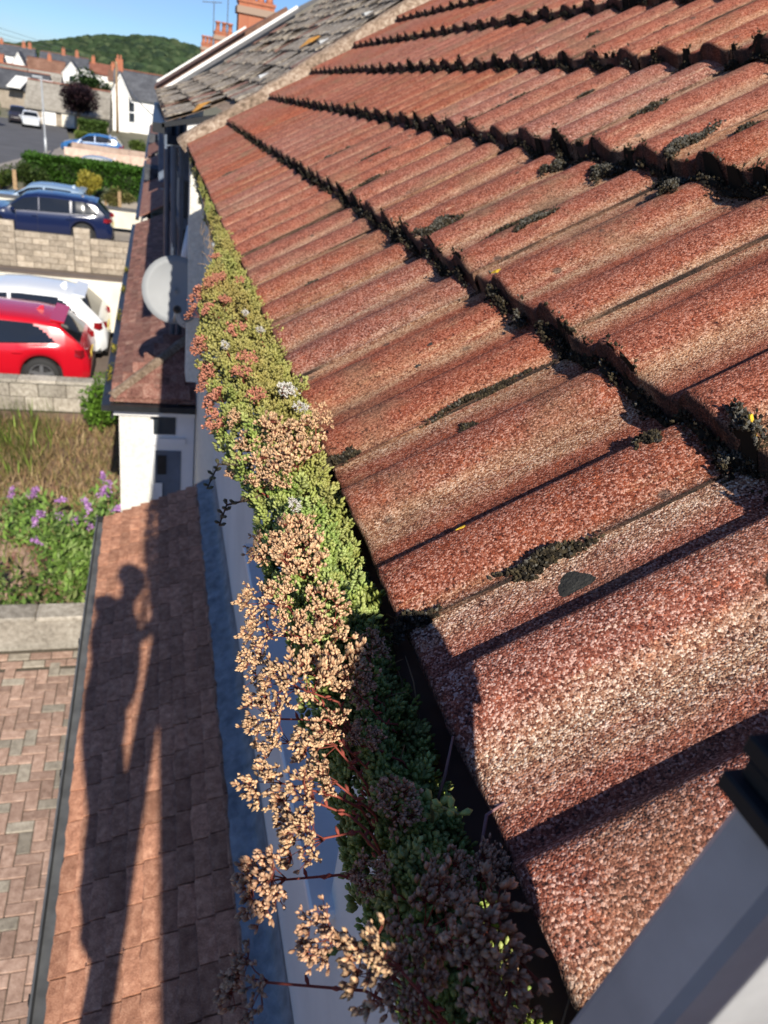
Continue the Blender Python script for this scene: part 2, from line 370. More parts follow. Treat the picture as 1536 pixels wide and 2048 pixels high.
def foliage(name, P, size, palette, parent=None, mat=None, flat_=0.5, jit=0.25, up=0.3):
    """leaf-sized faces at the points P"""
    n = len(P); D = nrs.normal(size=(n, 3)); D[:, 2] += up
    L = size * nrs.uniform(0.6, 1.35, n); pal = np.array(palette)
    c = pal[nrs.randint(0, len(pal), n)] * nrs.uniform(1 - jit, 1 + jit, (n, 1))
    V, F, C = scatter_blobs(P, D, L, L * flat_, L * flat_, c, QUAD)
    me = npmesh(name, V - np.array(wloc(parent) if parent else (0, 0, 0)), F, mat or M['leaf'], C, False)
    return link(name, me, parent)
def blob_points(n, c, r, lumps=9, hollow=0.35):
    """points spread through a lumpy crown: several overlapping lobes, denser near their skins"""
    c = np.array(c); r = np.array(r); P = []
    cs = nrs.normal(size=(lumps, 3)); cs /= np.linalg.norm(cs, axis=1, keepdims=True); cs *= nrs.uniform(0.3, 0.72, (lumps, 1))
    rs = nrs.uniform(0.3, 0.52, lumps)
    k = nrs.randint(0, lumps, n); d = nrs.normal(size=(n, 3)); d /= np.linalg.norm(d, axis=1, keepdims=True)
    q = cs[k] + d * (rs[k] * nrs.uniform(hollow, 1.05, n) ** 0.5)[:, None]
    return c + q * r
GZ = -4.9
# ------------------------------------------------------------------ the setting: ground, road, plots, hill
def sheet(name, mat, pts, z, kind='structure', parent=None):
    o = MB().add([(x, y, z) for x, y in pts], [tuple(range(len(pts)))]).build(name, mat, parent)
    return tag(o, kind=kind)
sheet('ground', M['earth'], [(-1500, -1500), (1500, -1500), (1500, 1500), (-1500, 1500)], GZ - 0.32)
tag(MB().prism([(-8.3, -40), (-8.3, 46), (-6.7, 60), (-6.6, 68), (-8.2, 82), (-11, 86), (-30, 80), (-30, 50), (-16, 40), (-16, -40)], 'z', GZ - 0.4, GZ - 0.022).build('road', M['asphalt']), kind='structure')
tag(MB().prism([(-8.3, -40), (-6.9, -40), (-6.9, 44), (-5.4, 58), (-5.3, 68), (-6.6, 68), (-6.7, 60), (-8.3, 46)], 'z', GZ - 0.4, GZ + 0.08).build('pavement', M['pave']), kind='structure')
plot = sheet('driveway', M['jointsand'], [(-6.85, -4), (-0.45, -4), (-0.45, 6.52), (-6.85, 6.52)], GZ - 0.012)
tag(MB().box(-6.85, 0.2, 13.1, 18.1, GZ - 0.6, GZ - 0.26).build('driveway', M['drive']), kind='structure')
tag(MB().box(-6.85, 0.2, 18.45, 23.6, GZ - 0.1, GZ + 0.02).build('driveway', M['drive']), kind='structure')
tag(MB().box(-6.85, 0.2, 24, 32.38, GZ - 0.5, GZ - 0.22).build('driveway', M['pave']), kind='structure')
tag(MB().box(-6.85, 0.2, 6.78, 12.85, GZ - 0.1, GZ).build('garden_ground', M['soil']), kind='structure')
tag(MB().box(-60, 40, 86.5, 700, GZ - 0.4, GZ - 0.03).build('village_ground', M['earth']), kind='structure')
tag(MB().box(-60, -30.1, -60, 86.4, GZ - 0.4, GZ - 0.03).build('village_ground', M['earth']), kind='structure')
tag(MB().box(-6.2, 8, 68.1, 86.4, GZ - 0.4, GZ - 0.03).build('village_ground', M['earth']), kind='structure')
tag(MB().box(-5.2, 0.2, 39.1, 68, GZ - 0.4, GZ).build('garden_ground', M['pave']), kind='structure')

# pavers: 90 degree herringbone, the ones in view one by one, the rest as stuff
def paver_mesh(nm, mat):
    m = MB().box(-0.097, 0.097, -0.047, 0.047, -0.05, 0.0); o = m.build(nm, mat, bevel=0.004); me = o.data; bpy.data.objects.remove(o); return me
pm = [paver_mesh('brick', M['paver']), paver_mesh('brick', M['paver']), paver_mesh('brick', M['paver_grey'])]
rest = MB(); cnt = 0
def paver(x, y, rz):
    global cnt
    if not (-6.7 < x < -0.55 and -3.9 < y < 6.22): return
    if -1.95 < x < -0.6 and 2.75 < y and cnt < 270:
        cnt += 1
        link('brick', pm[rnd.choice((0, 0, 1, 1, 2))], plot, (x, y, GZ + rnd.uniform(-0.003, 0.003) - plot.location.z), (rnd.uniform(-.012, .012), rnd.uniform(-.012, .012), rz + rnd.uniform(-.02, .02)))
    elif y > -1:
        a, b = (0.097, 0.047) if abs(rz) < 0.1 else (0.047, 0.097)
        rest.box(x - a, x + a, y - b, y + b, GZ - 0.05, GZ)
# cell (a, b): horizontal brick covers (n, n+1) in x on row m when (n + m) mod 4 == 0; vertical when (n + m) mod 4 == 2
for m in range(-40, 64):
    for n in range(-68, -4):
        q = (n - m) % 4
        if q == 0: paver((n + 1) * 0.1, (m + 0.5) * 0.1, 0)
        if q == 3: paver((n + 0.5) * 0.1, (m + 1) * 0.1, math.pi / 2)
for n in range(-12, -3):
    x = n * 0.2 + 0.05
    link('brick', pm[n % 3], plot, (x, 6.30, GZ - plot.location.z), (0, 0, 0)); link('brick', pm[(n + 1) % 3], plot, (x + 0.05, 6.42, GZ - plot.location.z), (0, 0, 0))
tag(rest.build('brick_paving', M['paver'], plot), kind='stuff')

# wooded hill far behind: a land form with a canopy of crowns
def hill_h(x):
    k = [(-330, 4), (-96, 6.5), (-80, 7.5), (-72, 10), (-60, 13), (-36, 20), (-18, 22.5), (-4.7, 25), (14, 25), (24, 23.5), (38, 23), (80, 22), (160, 12), (330, 4)]
    return float(np.interp(x, [a for a, b in k], [b for a, b in k]))
V = []; F = []
nx, ny = 80, 14
for j in range(ny):
    for i in range(nx):
        x = -330 + 660 * i / (nx - 1); t = j / (ny - 1); y = 430 + 300 * t
        V.append((x, y, GZ - 1 + (hill_h(x) - GZ - 2.5) * math.sin(min(1, t * 1.75) * math.pi / 2) ** 1.2))
for j in range(ny - 1):
    for i in range(nx - 1): F.append((j * nx + i, j * nx + i + 1, (j + 1) * nx + i + 1, (j + 1) * nx + i))
me = npmesh('hill', V, F, mottled('hill_floor', (0.03, 0.05, 0.02), 0.3, 0.05, 0.98)); tag(link('hill', me), kind='structure')
n = 5200; px = nrs.uniform(-150, 90, n); t = nrs.uniform(0, 0.75, n) ** 0.8; py = 430 + 300 * t
pz = np.array([GZ - 1 + (hill_h(a) - GZ - 2.5) * math.sin(min(1, b * 1.75) * math.pi / 2) ** 1.2 for a, b in zip(px, t)])
bs = bpy.data.meshes.new('tmp'); b2 = bmesh.new(); bmesh.ops.create_icosphere(b2, subdivisions=2, radius=1); b2.to_mesh(bs); b2.free()
iv = np.array([v.co[:] for v in bs.vertices]); iff = np.array([p.vertices[:] for p in bs.polygons])
sz = nrs.uniform(1.6, 4.0, n)
parts = []
pal = np.array([(0.026, 0.043, 0.02), (0.034, 0.056, 0.025), (0.046, 0.068, 0.032), (0.022, 0.037, 0.021), (0.058, 0.078, 0.037)])
noise3 = 1 + 0.22 * nrs.uniform(-1, 1, (6, len(iv), 1))
for k in range(6):
    s_ = np.arange(n) % 6 == k; c = pal[nrs.randint(0, 5, s_.sum())] * nrs.uniform(.75, 1.25, (s_.sum(), 1))
    vv = (iv * noise3[k])[None] * (sz[s_][:, None, None] * np.array([1, 1, .85])) + np.stack([px[s_], py[s_], pz[s_]], 1)[:, None, :]
    ff = iff[None] + (np.arange(s_.sum()) * len(iv))[:, None, None]
    parts.append((vv.reshape(-1, 3), ff.reshape(-1, 3), np.repeat(c, len(iv), 0)))
V, F, C = merge(parts)
tag(link('woodland', npmesh('woodland', V, F, vcol('woodland_leaf', 0.9, 0.1), C, False)), 'dense green wood covering the hill beyond the village', 'wood', kind='stuff')
# ------------------------------------------------------------------ the terrace: own house
PIT = R(35.5); UX, UZ = math.cos(PIT), math.sin(PIT)
NX, NZ = -math.sin(PIT), math.cos(PIT)
def onroof(s, y, off=0.0): return Vector((s * UX + off * NX, y, s * UZ + off * NZ))
VERGE = 5.78
RIDGE = 3.15
house = thing('terraced_house', 'white rendered house with red ribbed roof tiles, its gutter overgrown with sedum', 'house', (0.2, 0, GZ))
# front wall with the window opening (x 0.2 outside, 0.45 inside)
WY0, WY1, WZ0, WZ1 = 1.04, 2.55, -1.27, -0.2
wl = MB(); X0, X1 = 0.2, 0.45
wl.box(X0, X1, -4, WY0, GZ, -0.06); wl.box(X0, X1, WY1, 4.95, GZ, -0.06); wl.box(X0, X1, WY0, WY1, GZ, WZ0); wl.box(X0, X1, WY0, WY1, WZ1, -0.06)
wl.build('wall', M['render'], house)
MB().prism([(0.45, GZ), (6.0, GZ), (6.0, -0.06), (3.0, 1.72), (0.45, 0.1)], 'y', -4, -3.7).build('gable_wall', M['render'], house)
# window: frame in the reveal, mullions, panes and a projecting sill
win = box('window', M['upvc'], 0.30, 0.36, WY0 + .002, WY0 + 0.06, WZ0 + 0.03, WZ1 - .002, house)
for a, b in ((WY1 - 0.06, WY1 - .002), (1.52, 1.57), (2.03, 2.08)): box('frame', M['upvc'], 0.30, 0.36, a, b, WZ0 + 0.03, WZ1 - .002, win)
for a, b in ((WZ0 + 0.03, WZ0 + 0.10), (WZ1 - 0.07, WZ1 - .002)): box('frame', M['upvc'], 0.297, 0.363, WY0 + .003, WY1 - .003, a, b, win)
for a, b in ((WY0 + .06, 1.52), (1.57, 2.03), (2.08, WY1 - .06)): box('pane', M['glass'], 0.325, 0.335, a + .001, b - .001, WZ0 + 0.1, WZ1 - 0.07, win)
box('sill', M['upvc'], 0.145, 0.30, WY0 - 0.05, WY1 + 0.05, WZ0 + 0.002, WZ0 + 0.032, win, 0.006)
# soffit, fascia and gutter
box('soffit', M['upvc'], 0.13, 0.2, -4, VERGE - .02, -0.20, -0.185, house)
box('soffit', M['upvc'], 0.0785, 0.2, -4, 1.5, -0.183, -0.17, house)  # second board, added under the eaves to block a sun leak
box('fascia', M['upvc'], 0.13, 0.15, -4, VERGE - .02, -0.185, -0.03, house)
GC = (0.016, -0.036); GR = 0.060
def gx(y): return 0.016 + 0.0125 * max(0.0, y - 1.6)
def channel(r, y0, y1, th=0.004, n=14, steps=1):
    m = MB(); V = []; F = []; k = 2 * (n + 1)
    for q in range(steps + 1):
        y = y0 + (y1 - y0) * q / steps; cx = gx(y)
        V += [(cx + r * math.cos(a), y, GC[1] + r * math.sin(a)) for a in [math.pi + math.pi * i / n for i in range(n + 1)]]
        V += [(cx + (r - th) * math.cos(a), y, GC[1] + (r - th) * math.sin(a)) for a in [2 * math.pi - math.pi * i / n for i in range(n + 1)]]
    for q in range(steps): F += [(q * k + i, q * k + (i + 1) % k, (q + 1) * k + (i + 1) % k, (q + 1) * k + i) for i in range(k)]
    F += [tuple(range(k)), tuple(steps * k + i for i in range(k - 1, -1, -1))]
    return m.add(V, F)
gut = channel(GR, -4, VERGE + .02, steps=22).build('gutter', M['black'], house)
for y in (0.42, 1.25, 2.05, 2.9, 3.75, 4.6, 5.5):
    channel(GR + 0.005, y - 0.016, y + 0.016, 0.0048).build('bracket', M['black'], gut)
for a, b in ((-0.5, 1.6), (1.6, 3.0), (3.0, 4.4), (4.4, VERGE)):
    MB().hexa([(gx(a) - .05, a, -.075), (gx(a) + .05, a, -.075), (gx(b) + .05, b, -.075), (gx(b) - .05, b, -.075), (gx(a) - .05, a, -.055), (gx(a) + .05, a, -.055), (gx(b) + .05, b, -.055), (gx(b) - .05, b, -.055)]).build('silt', M['soil'], gut)
for y in (1.42, 2.31):
    MB().box(gx(y) - GR - .006, gx(y) - GR + .006, y - .012, y + .012, GC[1] - .012, GC[1] + .006).build('clip', M['galv'] if y > 2 else M['black'], gut, bevel=.002)

# double roman tile: two rolls and two pans, in its own frame (x up the slope, y across, z out)
TW, GAUGE, TH, S1 = 0.30, 0.325, 0.033, 0.31
DEL = math.atan(0.0318 / GAUGE)
def prof(y):
    """each roll climbs gently from the pan, flattens, then drops steeply on its far side"""
    q = y % 0.15; h = 0.0
    sm = lambda t: t * t * (3 - 2 * t)
    if q < 0.056: h = 0.0165 * sm(q / 0.056) ** 0.85
    elif q < 0.071: h = 0.0165
    elif q < 0.090: h = 0.0165 * (1 - sm((q - 0.071) / 0.019))
    if y >= 0.2985: h = 0.0
    if y < 0.008: h += 0.0035 * (1 - y / 0.008)
    return h
def tile_mesh(seed, chip=False):
    r = random.Random(seed); m = MB()
    ys = [0, .004, .008, .016, .026, .036, .046, .056, .064, .070, .074, .078, .082, .086, .091, .105, .128, .150, .158, .166, .176, .186, .196, .206, .214, .220, .224, .228, .232, .236, .241, .26, .285, .298]
    xs = [0.0, 0.003, 0.012, 0.14, 0.28, 0.42]
    V = []; F = []; ny = len(ys)
    jx = [r.uniform(-.0014, .0014) for _ in ys]
    for i, x in enumerate(xs):
        for j, y in enumerate(ys):
            z = prof(y) + (0 if i else -0.003) + (r.uniform(-.0006, .0006) if i < 3 else r.uniform(-.0007, .0007))
            if chip and i < 3 and 0.14 < y < 0.17: z -= 0.006
            V.append((x + (jx[j] if i < 2 else 0), y, z))
    for i in range(len(xs) - 1):
        for j in range(ny - 1): F.append((i * ny + j, (i + 1) * ny + j, (i + 1) * ny + j + 1, i * ny + j + 1))
    b = len(V)   # nose face and side edge
    for j, y in enumerate(ys): V.append((jx[j] + 0.001, y, prof(y) - TH))
    for j, y in enumerate(ys): V.append((0.06, y, prof(y) - TH))
    for j in range(ny - 1): F.append((j, j + 1, b + j + 1, b + j)); F.append((b + j, b + j + 1, b + ny + j + 1, b + ny + j))
    c = len(V)
    for i, x in enumerate(xs): V.append((x, 0, V[i * ny][2] - 0.016)); 
    for i in range(len(xs) - 1): F.append((i * ny, c + i, c + i + 1, (i + 1) * ny))
    m.add(V, F)
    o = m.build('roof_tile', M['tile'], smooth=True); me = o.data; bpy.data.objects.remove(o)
    bm = bmesh.new(); bm.from_mesh(me)
    for e in bm.edges:
        if len(e.link_faces) == 2 and e.calc_face_angle(0) > R(50): e.smooth = False
    bm.to_mesh(me); bm.free()
    return me
tiles = [tile_mesh(k, k == 3) for k in range(5)]
deck = MB().prism([(0.13, 0.0), (0.16, -0.05), (RIDGE * UX, RIDGE * UZ - 0.2), (RIDGE * UX, RIDGE * UZ - 0.06)], 'y', -4, VERGE - 0.05).build('roof', M['wood'], house)
dl = wloc(deck)
QT = PIT - DEL
for k in range(9):
    s = 0.0 if k == 0 else S1 + (k - 1) * GAUGE
    for j in range(-6, 22):
        y0 = 0.15 - 0.9 + j * TW
        p = onroof(s + rnd.uniform(-.003, .003), y0 + rnd.uniform(-.0015, .0015), rnd.uniform(-.0015, .0015)) - dl
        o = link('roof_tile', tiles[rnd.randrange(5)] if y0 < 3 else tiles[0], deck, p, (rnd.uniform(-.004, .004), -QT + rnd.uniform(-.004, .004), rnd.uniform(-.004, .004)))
        g = 0.10 + 0.12 * rnd.random(); dull = 0.35 + 0.6 * rnd.random()
        if k == 0 and j == 3: g, dull = 0.30, 0.5          # the tile of the mossy joint: half worn
        if k == 0 and j <= 2: g, dull = (0.8 if j == 2 else 1.0), 0.0           # nearest tiles: coating gone, grey grit
        if k == 1 and j <= 2: g, dull = 0.35, 0.3
        o.color = (g, dull, 0.4 + 0.6 * rnd.random(), 1)
MB().box(-1, 0, 0, 1, 0, 1)
back = MB().prism([(RIDGE * UX, RIDGE * UZ - 0.06), (6.2, RIDGE * UZ - 2.6), (6.2, RIDGE * UZ - 2.7), (RIDGE * UX, RIDGE * UZ - 0.2)], 'y', -4, VERGE - .05).build('back_roof', M['red_roof'], house)
for j in range(22):
    y = -0.7 + j * 0.3
    m = MB(); n = 8
    arc = [(RIDGE * UX + 0.13 * math.cos(a), RIDGE * UZ - 0.06 + 0.13 * math.sin(a)) for a in [math.pi * k / n for k in range(n + 1)]]
    m.prism(arc, 'y', y, y + 0.292).build('ridge_tile', M['porch_tile2'], deck)
# mortar fillet along the verge
mt = MB(); V = []; F = []; K = 46; W = 7
r2 = random.Random(3)
for i in range(K):
    s = -0.03 + RIDGE * i / (K - 1) * 1.0
    for j in range(W):
        t = j / (W - 1); y = VERGE - 0.14 + 0.30 * t + r2.uniform(-.018, .018)
        off = 0.004 + 0.055 * math.sin(math.pi * min(1, t * 1.15)) ** 0.7 + r2.uniform(-.009, .011) - (0.03 if t == 0 else 0)
        V.append(tuple(onroof(s + r2.uniform(-.015, .015), y, off)))
for i in range(K - 1):
    for j in range(W - 1): F.append((i * W + j, (i + 1) * W + j, (i + 1) * W + j + 1, i * W + j + 1))
F.append(tuple(range(W)))
mt.add(V, F).build('verge_mortar', M['mortar'], house, smooth=True)

# ------------------------------------------------------------------ lean-to porch roofs of plain tiles
def lean_to(root, y0, y1, xw, zw, xe, ze, mat, gauge, width, seed, name='porch_roof', tilted=1.0, hip=None):
    L = wloc(root); q = math.atan2(zw - ze, xw - xe); n = int(round(math.hypot(zw - ze, xw - xe) / gauge)); g = math.hypot(zw - ze, xw - xe) / n
    r = random.Random(seed)
    base = MB().prism([(xe + 0.02, ze - 0.05), (xw, zw - 0.05), (xw, zw - 0.02), (xe + 0.02, ze - 0.022)], 'y', y0 + (0.9 if hip else 0.01), y1 - 0.01).build(name, M['rubber'], root)
    tm = []
    for k in range(4):
        m = MB(); nx = 4; V = []; F = []
        th = 0.018
        for i, x in enumerate((0, 0.002, g * 0.6, g * 1.35)):
            for yy in (0.0035, width * 0.33, width * 0.66, width - 0.0035):
                camber = 0.0025 * (1 - (2 * yy / width - 1) ** 2)
                V.append((x + (r.uniform(-.005, .005) if i < 2 else 0), yy, camber + (0 if i else -0.002)))
        for i in range(3):
            for j in range(3): F.append((i * 4 + j, (i + 1) * 4 + j, (i + 1) * 4 + j + 1, i * 4 + j + 1))
        b = len(V)
        V += [(0.001, yy, -th) for yy in (0.0035, width * 0.33, width * 0.66, width - 0.0035)] + [(g * 1.35, 0.0015, -th), (g * 1.35, width - 0.0015, -th)]
        F += [(j, j + 1, b + j + 1, b + j) for j in range(3)] + [(0, b, b + 4, 12, 8, 4), (3, 7, 11, 15, b + 5, b + 3)]
        o = m.add(V, F).build('roof_tile', mat); tm.append(o.data); bpy.data.objects.remove(o)
    dl2 = math.atan(0.0155 / g); bl = wloc(base)
    for i in range(n):
        yy = y0 + (i % 2) * width * 0.5 - (width * 0.5 if i % 2 else 0)
        while yy < y1 - 0.03:
            a = yy; yy += width
            if a < y0 - 0.01: a = y0 + 0.002
            if hip and a < hip(i * g * math.cos(q)): continue
            lift = r.random()
            p = Vector((xe + i * g * math.cos(q), a, ze + i * g * math.sin(q) + 0.004)) - bl
            o = link('roof_tile', tm[r.randrange(4)], base, p, (r.uniform(-.012, .012) * tilted, -(q - dl2) + (r.uniform(.025, .07) * tilted if lift > 0.7 else r.uniform(-.008, .012)), r.uniform(-.022, .022) * tilted))
    return base, q
PXW, PZW, PXE, PZE = 0.2, -2.13, -0.55, -2.455
pr_, pq = lean_to(house, 1.0, 4.95, PXW, PZW, PXE, PZE, M['porch_tile'], 0.0685, 0.165, 5)
MB().prism([(PXE, PZE - 0.005), (PXW, PZW - 0.005), (PXW, PZW + 0.01), (PXE, PZE + 0.01)], 'y', -1.2, 0.995).build('roof_slab', M['porch_tile'], pr_)
# lead flashing dressed over the top course, with its creases
V = []; F = []; K = 130; rr = random.Random(9); W = 6
for i in range(K):
    y = -1.2 + (4.93 + 1.2) * i / (K - 1)
    for j in range(W):
        t = j / (W - 1); x = PXW - 0.002 - 0.105 * (1 - t) - (rr.uniform(0, .012) if j == 0 else 0)
        z = PZW + (x - PXW) * math.tan(pq) + 0.022 + (0.035 * max(0, t - 0.8) / 0.2) + 0.004 * math.sin(y * 61 + t * 6) * (1 - t) + rr.uniform(-.0025, .0035)
        V.append((x, y, z))
    V.append((PXW - 0.002, y, PZW + 0.12)); 
for i in range(K - 1):
    for j in range(W): F.append((i * (W + 1) + j, (i + 1) * (W + 1) + j, (i + 1) * (W + 1) + j + 1, i * (W + 1) + j + 1))
MB().add(V, F).build('flashing', M['lead'], pr_, smooth=True)
# its gutter, fascia and front
pg = MB().prism([(PXE - 0.055, PZE - 0.015), (PXE - 0.05, PZE - 0.085), (PXE + 0.028, PZE - 0.085), (PXE + 0.028, PZE - 0.02), (PXE + 0.022, PZE - 0.02), (PXE + 0.022, PZE - 0.055), (PXE - 0.043, PZE - 0.055), (PXE - 0.047, PZE - 0.015)], 'y', -1.2, 4.97).build('porch_gutter', M['greyplastic'], pr_)
for y in (1.6, 2.6, 3.55, 4.5): MB().prism([(PXE - 0.06, PZE - 0.01), (PXE - 0.055, PZE - 0.09), (PXE + 0.02, PZE - 0.09), (PXE + 0.02, PZE - 0.0865), (PXE - 0.0515, PZE - 0.0865), (PXE - 0.056, PZE - 0.01)], 'y', y, y + 0.035).build('bracket', M['black'], pg)
box('end_cap', M['black'], PXE - 0.057, PXE + 0.03, 4.971, 4.98, PZE - 0.09, PZE - 0.01, pg)
box('fascia', M['anthracite'], PXE + 0.03, PXE + 0.05, -1.2, 4.94, PZE - 0.16, PZE - 0.03, pr_)
box('porch_wall', M['render'], PXE + 0.1, PXE + 0.2, -1.0, 4.9, GZ, PZE - 0.06, house)
box('porch_end_wall', M['render'], PXE + 0.201, 0.2, 4.8, 4.9, GZ, PZE - 0.06, house)

# ------------------------------------------------------------------ next house: old grey roof, roughcast walls
h2 = thing('terraced_house', 'roughcast house whose old grey roof is patched with lichen, next along the terrace', 'house', (0.2, 9, GZ))
box('wall', M['roughcast'], 0.2, 0.45, 4.953, 12.4, GZ, -0.05, h2)
box('pier', M['roughcast'], 0.075, 0.199, 6.95, 7.25, PZW + 0.02, 0.10, h2)
def rp2(u, y):   # old sagging roof: kicks out over the eaves and rises a little towards the far party wall
    off = 0.02 + 0.16 * (y - VERGE) / 6.6
    if u < 0.75: off += 0.13 * (1 - u / 0.75) ** 1.5
    return off
deck2 = MB()
V = []; F = []
us = [0.0, 0.2, 0.4, 0.6, 0.8, 1.2, 2.0, RIDGE]; yy = [VERGE + .06, 6.7, 8.6, 10.5, 12.38]
for u in us:
    for y in yy: p = onroof(u - 0.06, y, rp2(u, y) - 0.03); V.append(tuple(p))
for i in range(len(us) - 1):
    for j in range(1 if i < 2 else 0, len(yy) - 1): F.append((i * 5 + j, i * 5 + j + 1, (i + 1) * 5 + j + 1, (i + 1) * 5 + j))
deck2 = deck2.add(V, F).build('roof', M['mortar'], h2); d2 = wloc(deck2)
def slate_mesh(seed, w, l):
    r = random.Random(seed); V = []; F = []
    for i, x in enumerate((0, 0.02, l * 0.5, l)):
        for y in (0, w * 0.33, w * 0.66, w):
            V.append((x + (r.uniform(-.022, .022) if i < 2 else 0), y + r.uniform(-.006, .006), r.uniform(-.004, .009)))
    for i in range(3):
        for j in range(3): F.append((i * 4 + j, (i + 1) * 4 + j, (i + 1) * 4 + j + 1, i * 4 + j + 1))
    b = len(V); V += [(V[j][0], V[j][1], -0.012) for j in range(4)]
    F += [(j, j + 1, b + j + 1, b + j) for j in range(3)] + [(0, b, 8, 4), (3, 7, 11, b + 3)]
    o = MB().add(V, F).build('slate', M['slate']); me = o.data; bpy.data.objects.remove(o); return me
sm = [slate_mesh(k, 0.29, 0.36) for k in range(5)]
for k in range(13):
    u = k * 0.25 - 0.03
    for j in range(22):
        y = VERGE + 0.06 + j * 0.3 + (0.15 if k % 2 else 0)
        if y > 12.2 or (k < 2 and y < 6.68): continue
        u2 = max(u, 0); o0 = onroof(u, y, rp2(u2, y)); o1 = onroof(u + 0.25, y, rp2(u2 + 0.25, y))
        a = math.atan2(o1.z - o0.z, o1.x - o0.x) - 0.045
        link('slate', rnd.choice(sm), deck2, o0 - d2, (rnd.uniform(-.02, .02), -a + rnd.uniform(-.015, .015), rnd.uniform(-.03, .03)))
# tingles: three bright metal clips holding slipped slates
for u, y in ((0.75, 6.6), (1.25, 6.45), (1.65, 6.5)):
    p = onroof(u, y, rp2(u, y) + 0.035); V = [tuple(onroof(u + a, y + b, rp2(u, y) + c)) for a, b, c in ((-.02, -.05, .05), (-.02, .05, .05), (.06, .035, .03), (.06, -.035, .03), (-.02, -.05, .028), (-.02, .05, .028))]
    MB().add(V, [(0, 1, 2, 3), (0, 4, 5, 1), (0, 3, 4), (1, 5, 2)]).build('metal_clip', M['galv'], deck2)
# boxed end of the eaves facing us: black gutter return, white soffit
e0 = onroof(-0.06, 6.0, rp2(0, 6))
MB().prism([(e0.x - 0.02, e0.z - 0.05), (e0.x - 0.02, e0.z - 0.015), (0.30, 0.20), (0.30, 0.165)], 'y', 6.60, 6.68).build('gutter', M['black'], h2)
box('gutter', M['black'], e0.x - 0.09, e0.x, 6.60, 12.4, e0.z - 0.09, e0.z - 0.02, h2)
box('fascia', M['anthracite'], e0.x + .002, e0.x + 0.02, 6.681, 12.4, e0.z - 0.2, e0.z - 0.03, h2)
box('soffit', M['white'], 0.03, 0.13, 6.62, 6.8, 0.03, 0.11, h2)
box('soffit', M['anthracite'], e0.x + 0.021, 0.2, 6.96, 12.4, e0.z - 0.2, e0.z - 0.185, h2)
# upper bay with dark frames, and pipes down the front
bay = box('bay_window', M['anthracite'], 0.03, 0.199, 8.6, 11.6, PZW + .12, -0.12, h2)
for z in (-0.5, -0.95, -1.4): box('frame', M['anthracite'], 0.012, 0.2, 8.588, 11.61, z, z + 0.06, bay)
for y in (8.66, 9.4, 10.1, 10.8): box('pane', M['glass'], 0.022, 0.0295, y, y + 0.62, -0.44, -0.14, bay); box('pane', M['glass'], 0.022, 0.0295, y, y + 0.62, -1.34, -1.0, bay)
box('pane', M['glass'], 0.06, 0.17, 8.592, 8.599, -1.34, -1.0, bay); box('pane', M['glass'], 0.06, 0.17, 8.592, 8.599, -0.88, -0.52, bay)
for x, y, r in ((-0.03, 8.3, 0.03), (0.045, 8.4, 0.026), (-0.06, 11.2, 0.035)): MB().tube([(x, y, PZW - 0.1), (x, y, 0.0), (x + 0.02, y, 0.10)], r, 8).build('downpipe', M['anthracite'], h2, True)
box('brick_pier', M['tanbrick'], -0.10, -0.02, 11.7, 11.95, -1.9, -0.1, h2)
MB().tube([(0.12, 7.9, -0.85), (0.03, 7.85, -1.32)], 0.03, 8).build('pipe', M['upvc'], h2, True)
# porch of the next two houses: one long hipped lean-to
p2 = thing('porch', 'long lean-to porch with old red tiles and mossy gutter along the roughcast house', 'porch', (-0.2, 7.3, GZ))
QX, QZ = -0.63, -2.46
pb, q2 = lean_to(p2, 7.32, 17.9, 0.195, -2.06, QX, QZ, M['porch_tile2'], 0.1, 0.33, 8, tilted=0.8, hip=lambda t: 7.32 + t * 1.15)
# hip end facing us, with its mortared hip line
hipm = [slate_mesh(40 + k, 0.16, 0.2) for k in range(3)]
hv = [(QX, 7.30, QZ + 0.012), (0.195, 7.30, QZ + 0.012), (0.195, 8.25, -2.065)]
MB().add(hv + [(x, y, z - 0.03) for x, y, z in hv], [(0, 1, 2), (3, 5, 4), (0, 3, 4, 1), (0, 2, 5, 3)]).build('hip_end', M['porch_tile2'], pb)
bl = wloc(pb)
for k in range(6):
    for j in range(6):
        x = QX + 0.02 + j * 0.15 + k * 0.10
        if x > 0.05: continue
        z = QZ + 0.03 + k * 0.062
        hm = hipm[(k + j) % 3]; o = link('roof_tile', hm, pb, Vector((x + 0.15, 7.30 + k * 0.15, z)) - bl, (0, -0.41, math.pi / 2)); 
        if not o.data.materials[0] == M['porch_tile2']: o.data.materials[0] = M['porch_tile2']
V = []; F = []; r3 = random.Random(4)
for i in range(12):
    t = i / 11; c = Vector((QX, 7.30, QZ + 0.03)).lerp(Vector((0.195, 8.25, -2.02)), t)
    for dx, dz in ((-.06, -.008), (-.03, .03), (.02, .035), (.06, -.008)): V.append((c.x + dx * .7 + r3.uniform(-.008, .008), c.y - dx * .7, c.z + dz + r3.uniform(-.006, .006)))
for i in range(11):
    for j in range(3): F.append((i * 4 + j, (i + 1) * 4 + j, (i + 1) * 4 + j + 1, i * 4 + j + 1))
MB().add(V, F).build('hip_mortar', M['mortar'], pb, True)
box('gutter', M['black'], QX - 0.075, QX + 0.005, 7.22, 17.95, QZ - 0.09, QZ - 0.03, p2)
box('gutter', M['black'], QX + 0.006, 0.19, 7.22, 7.295, QZ - 0.09, QZ - 0.03, p2)
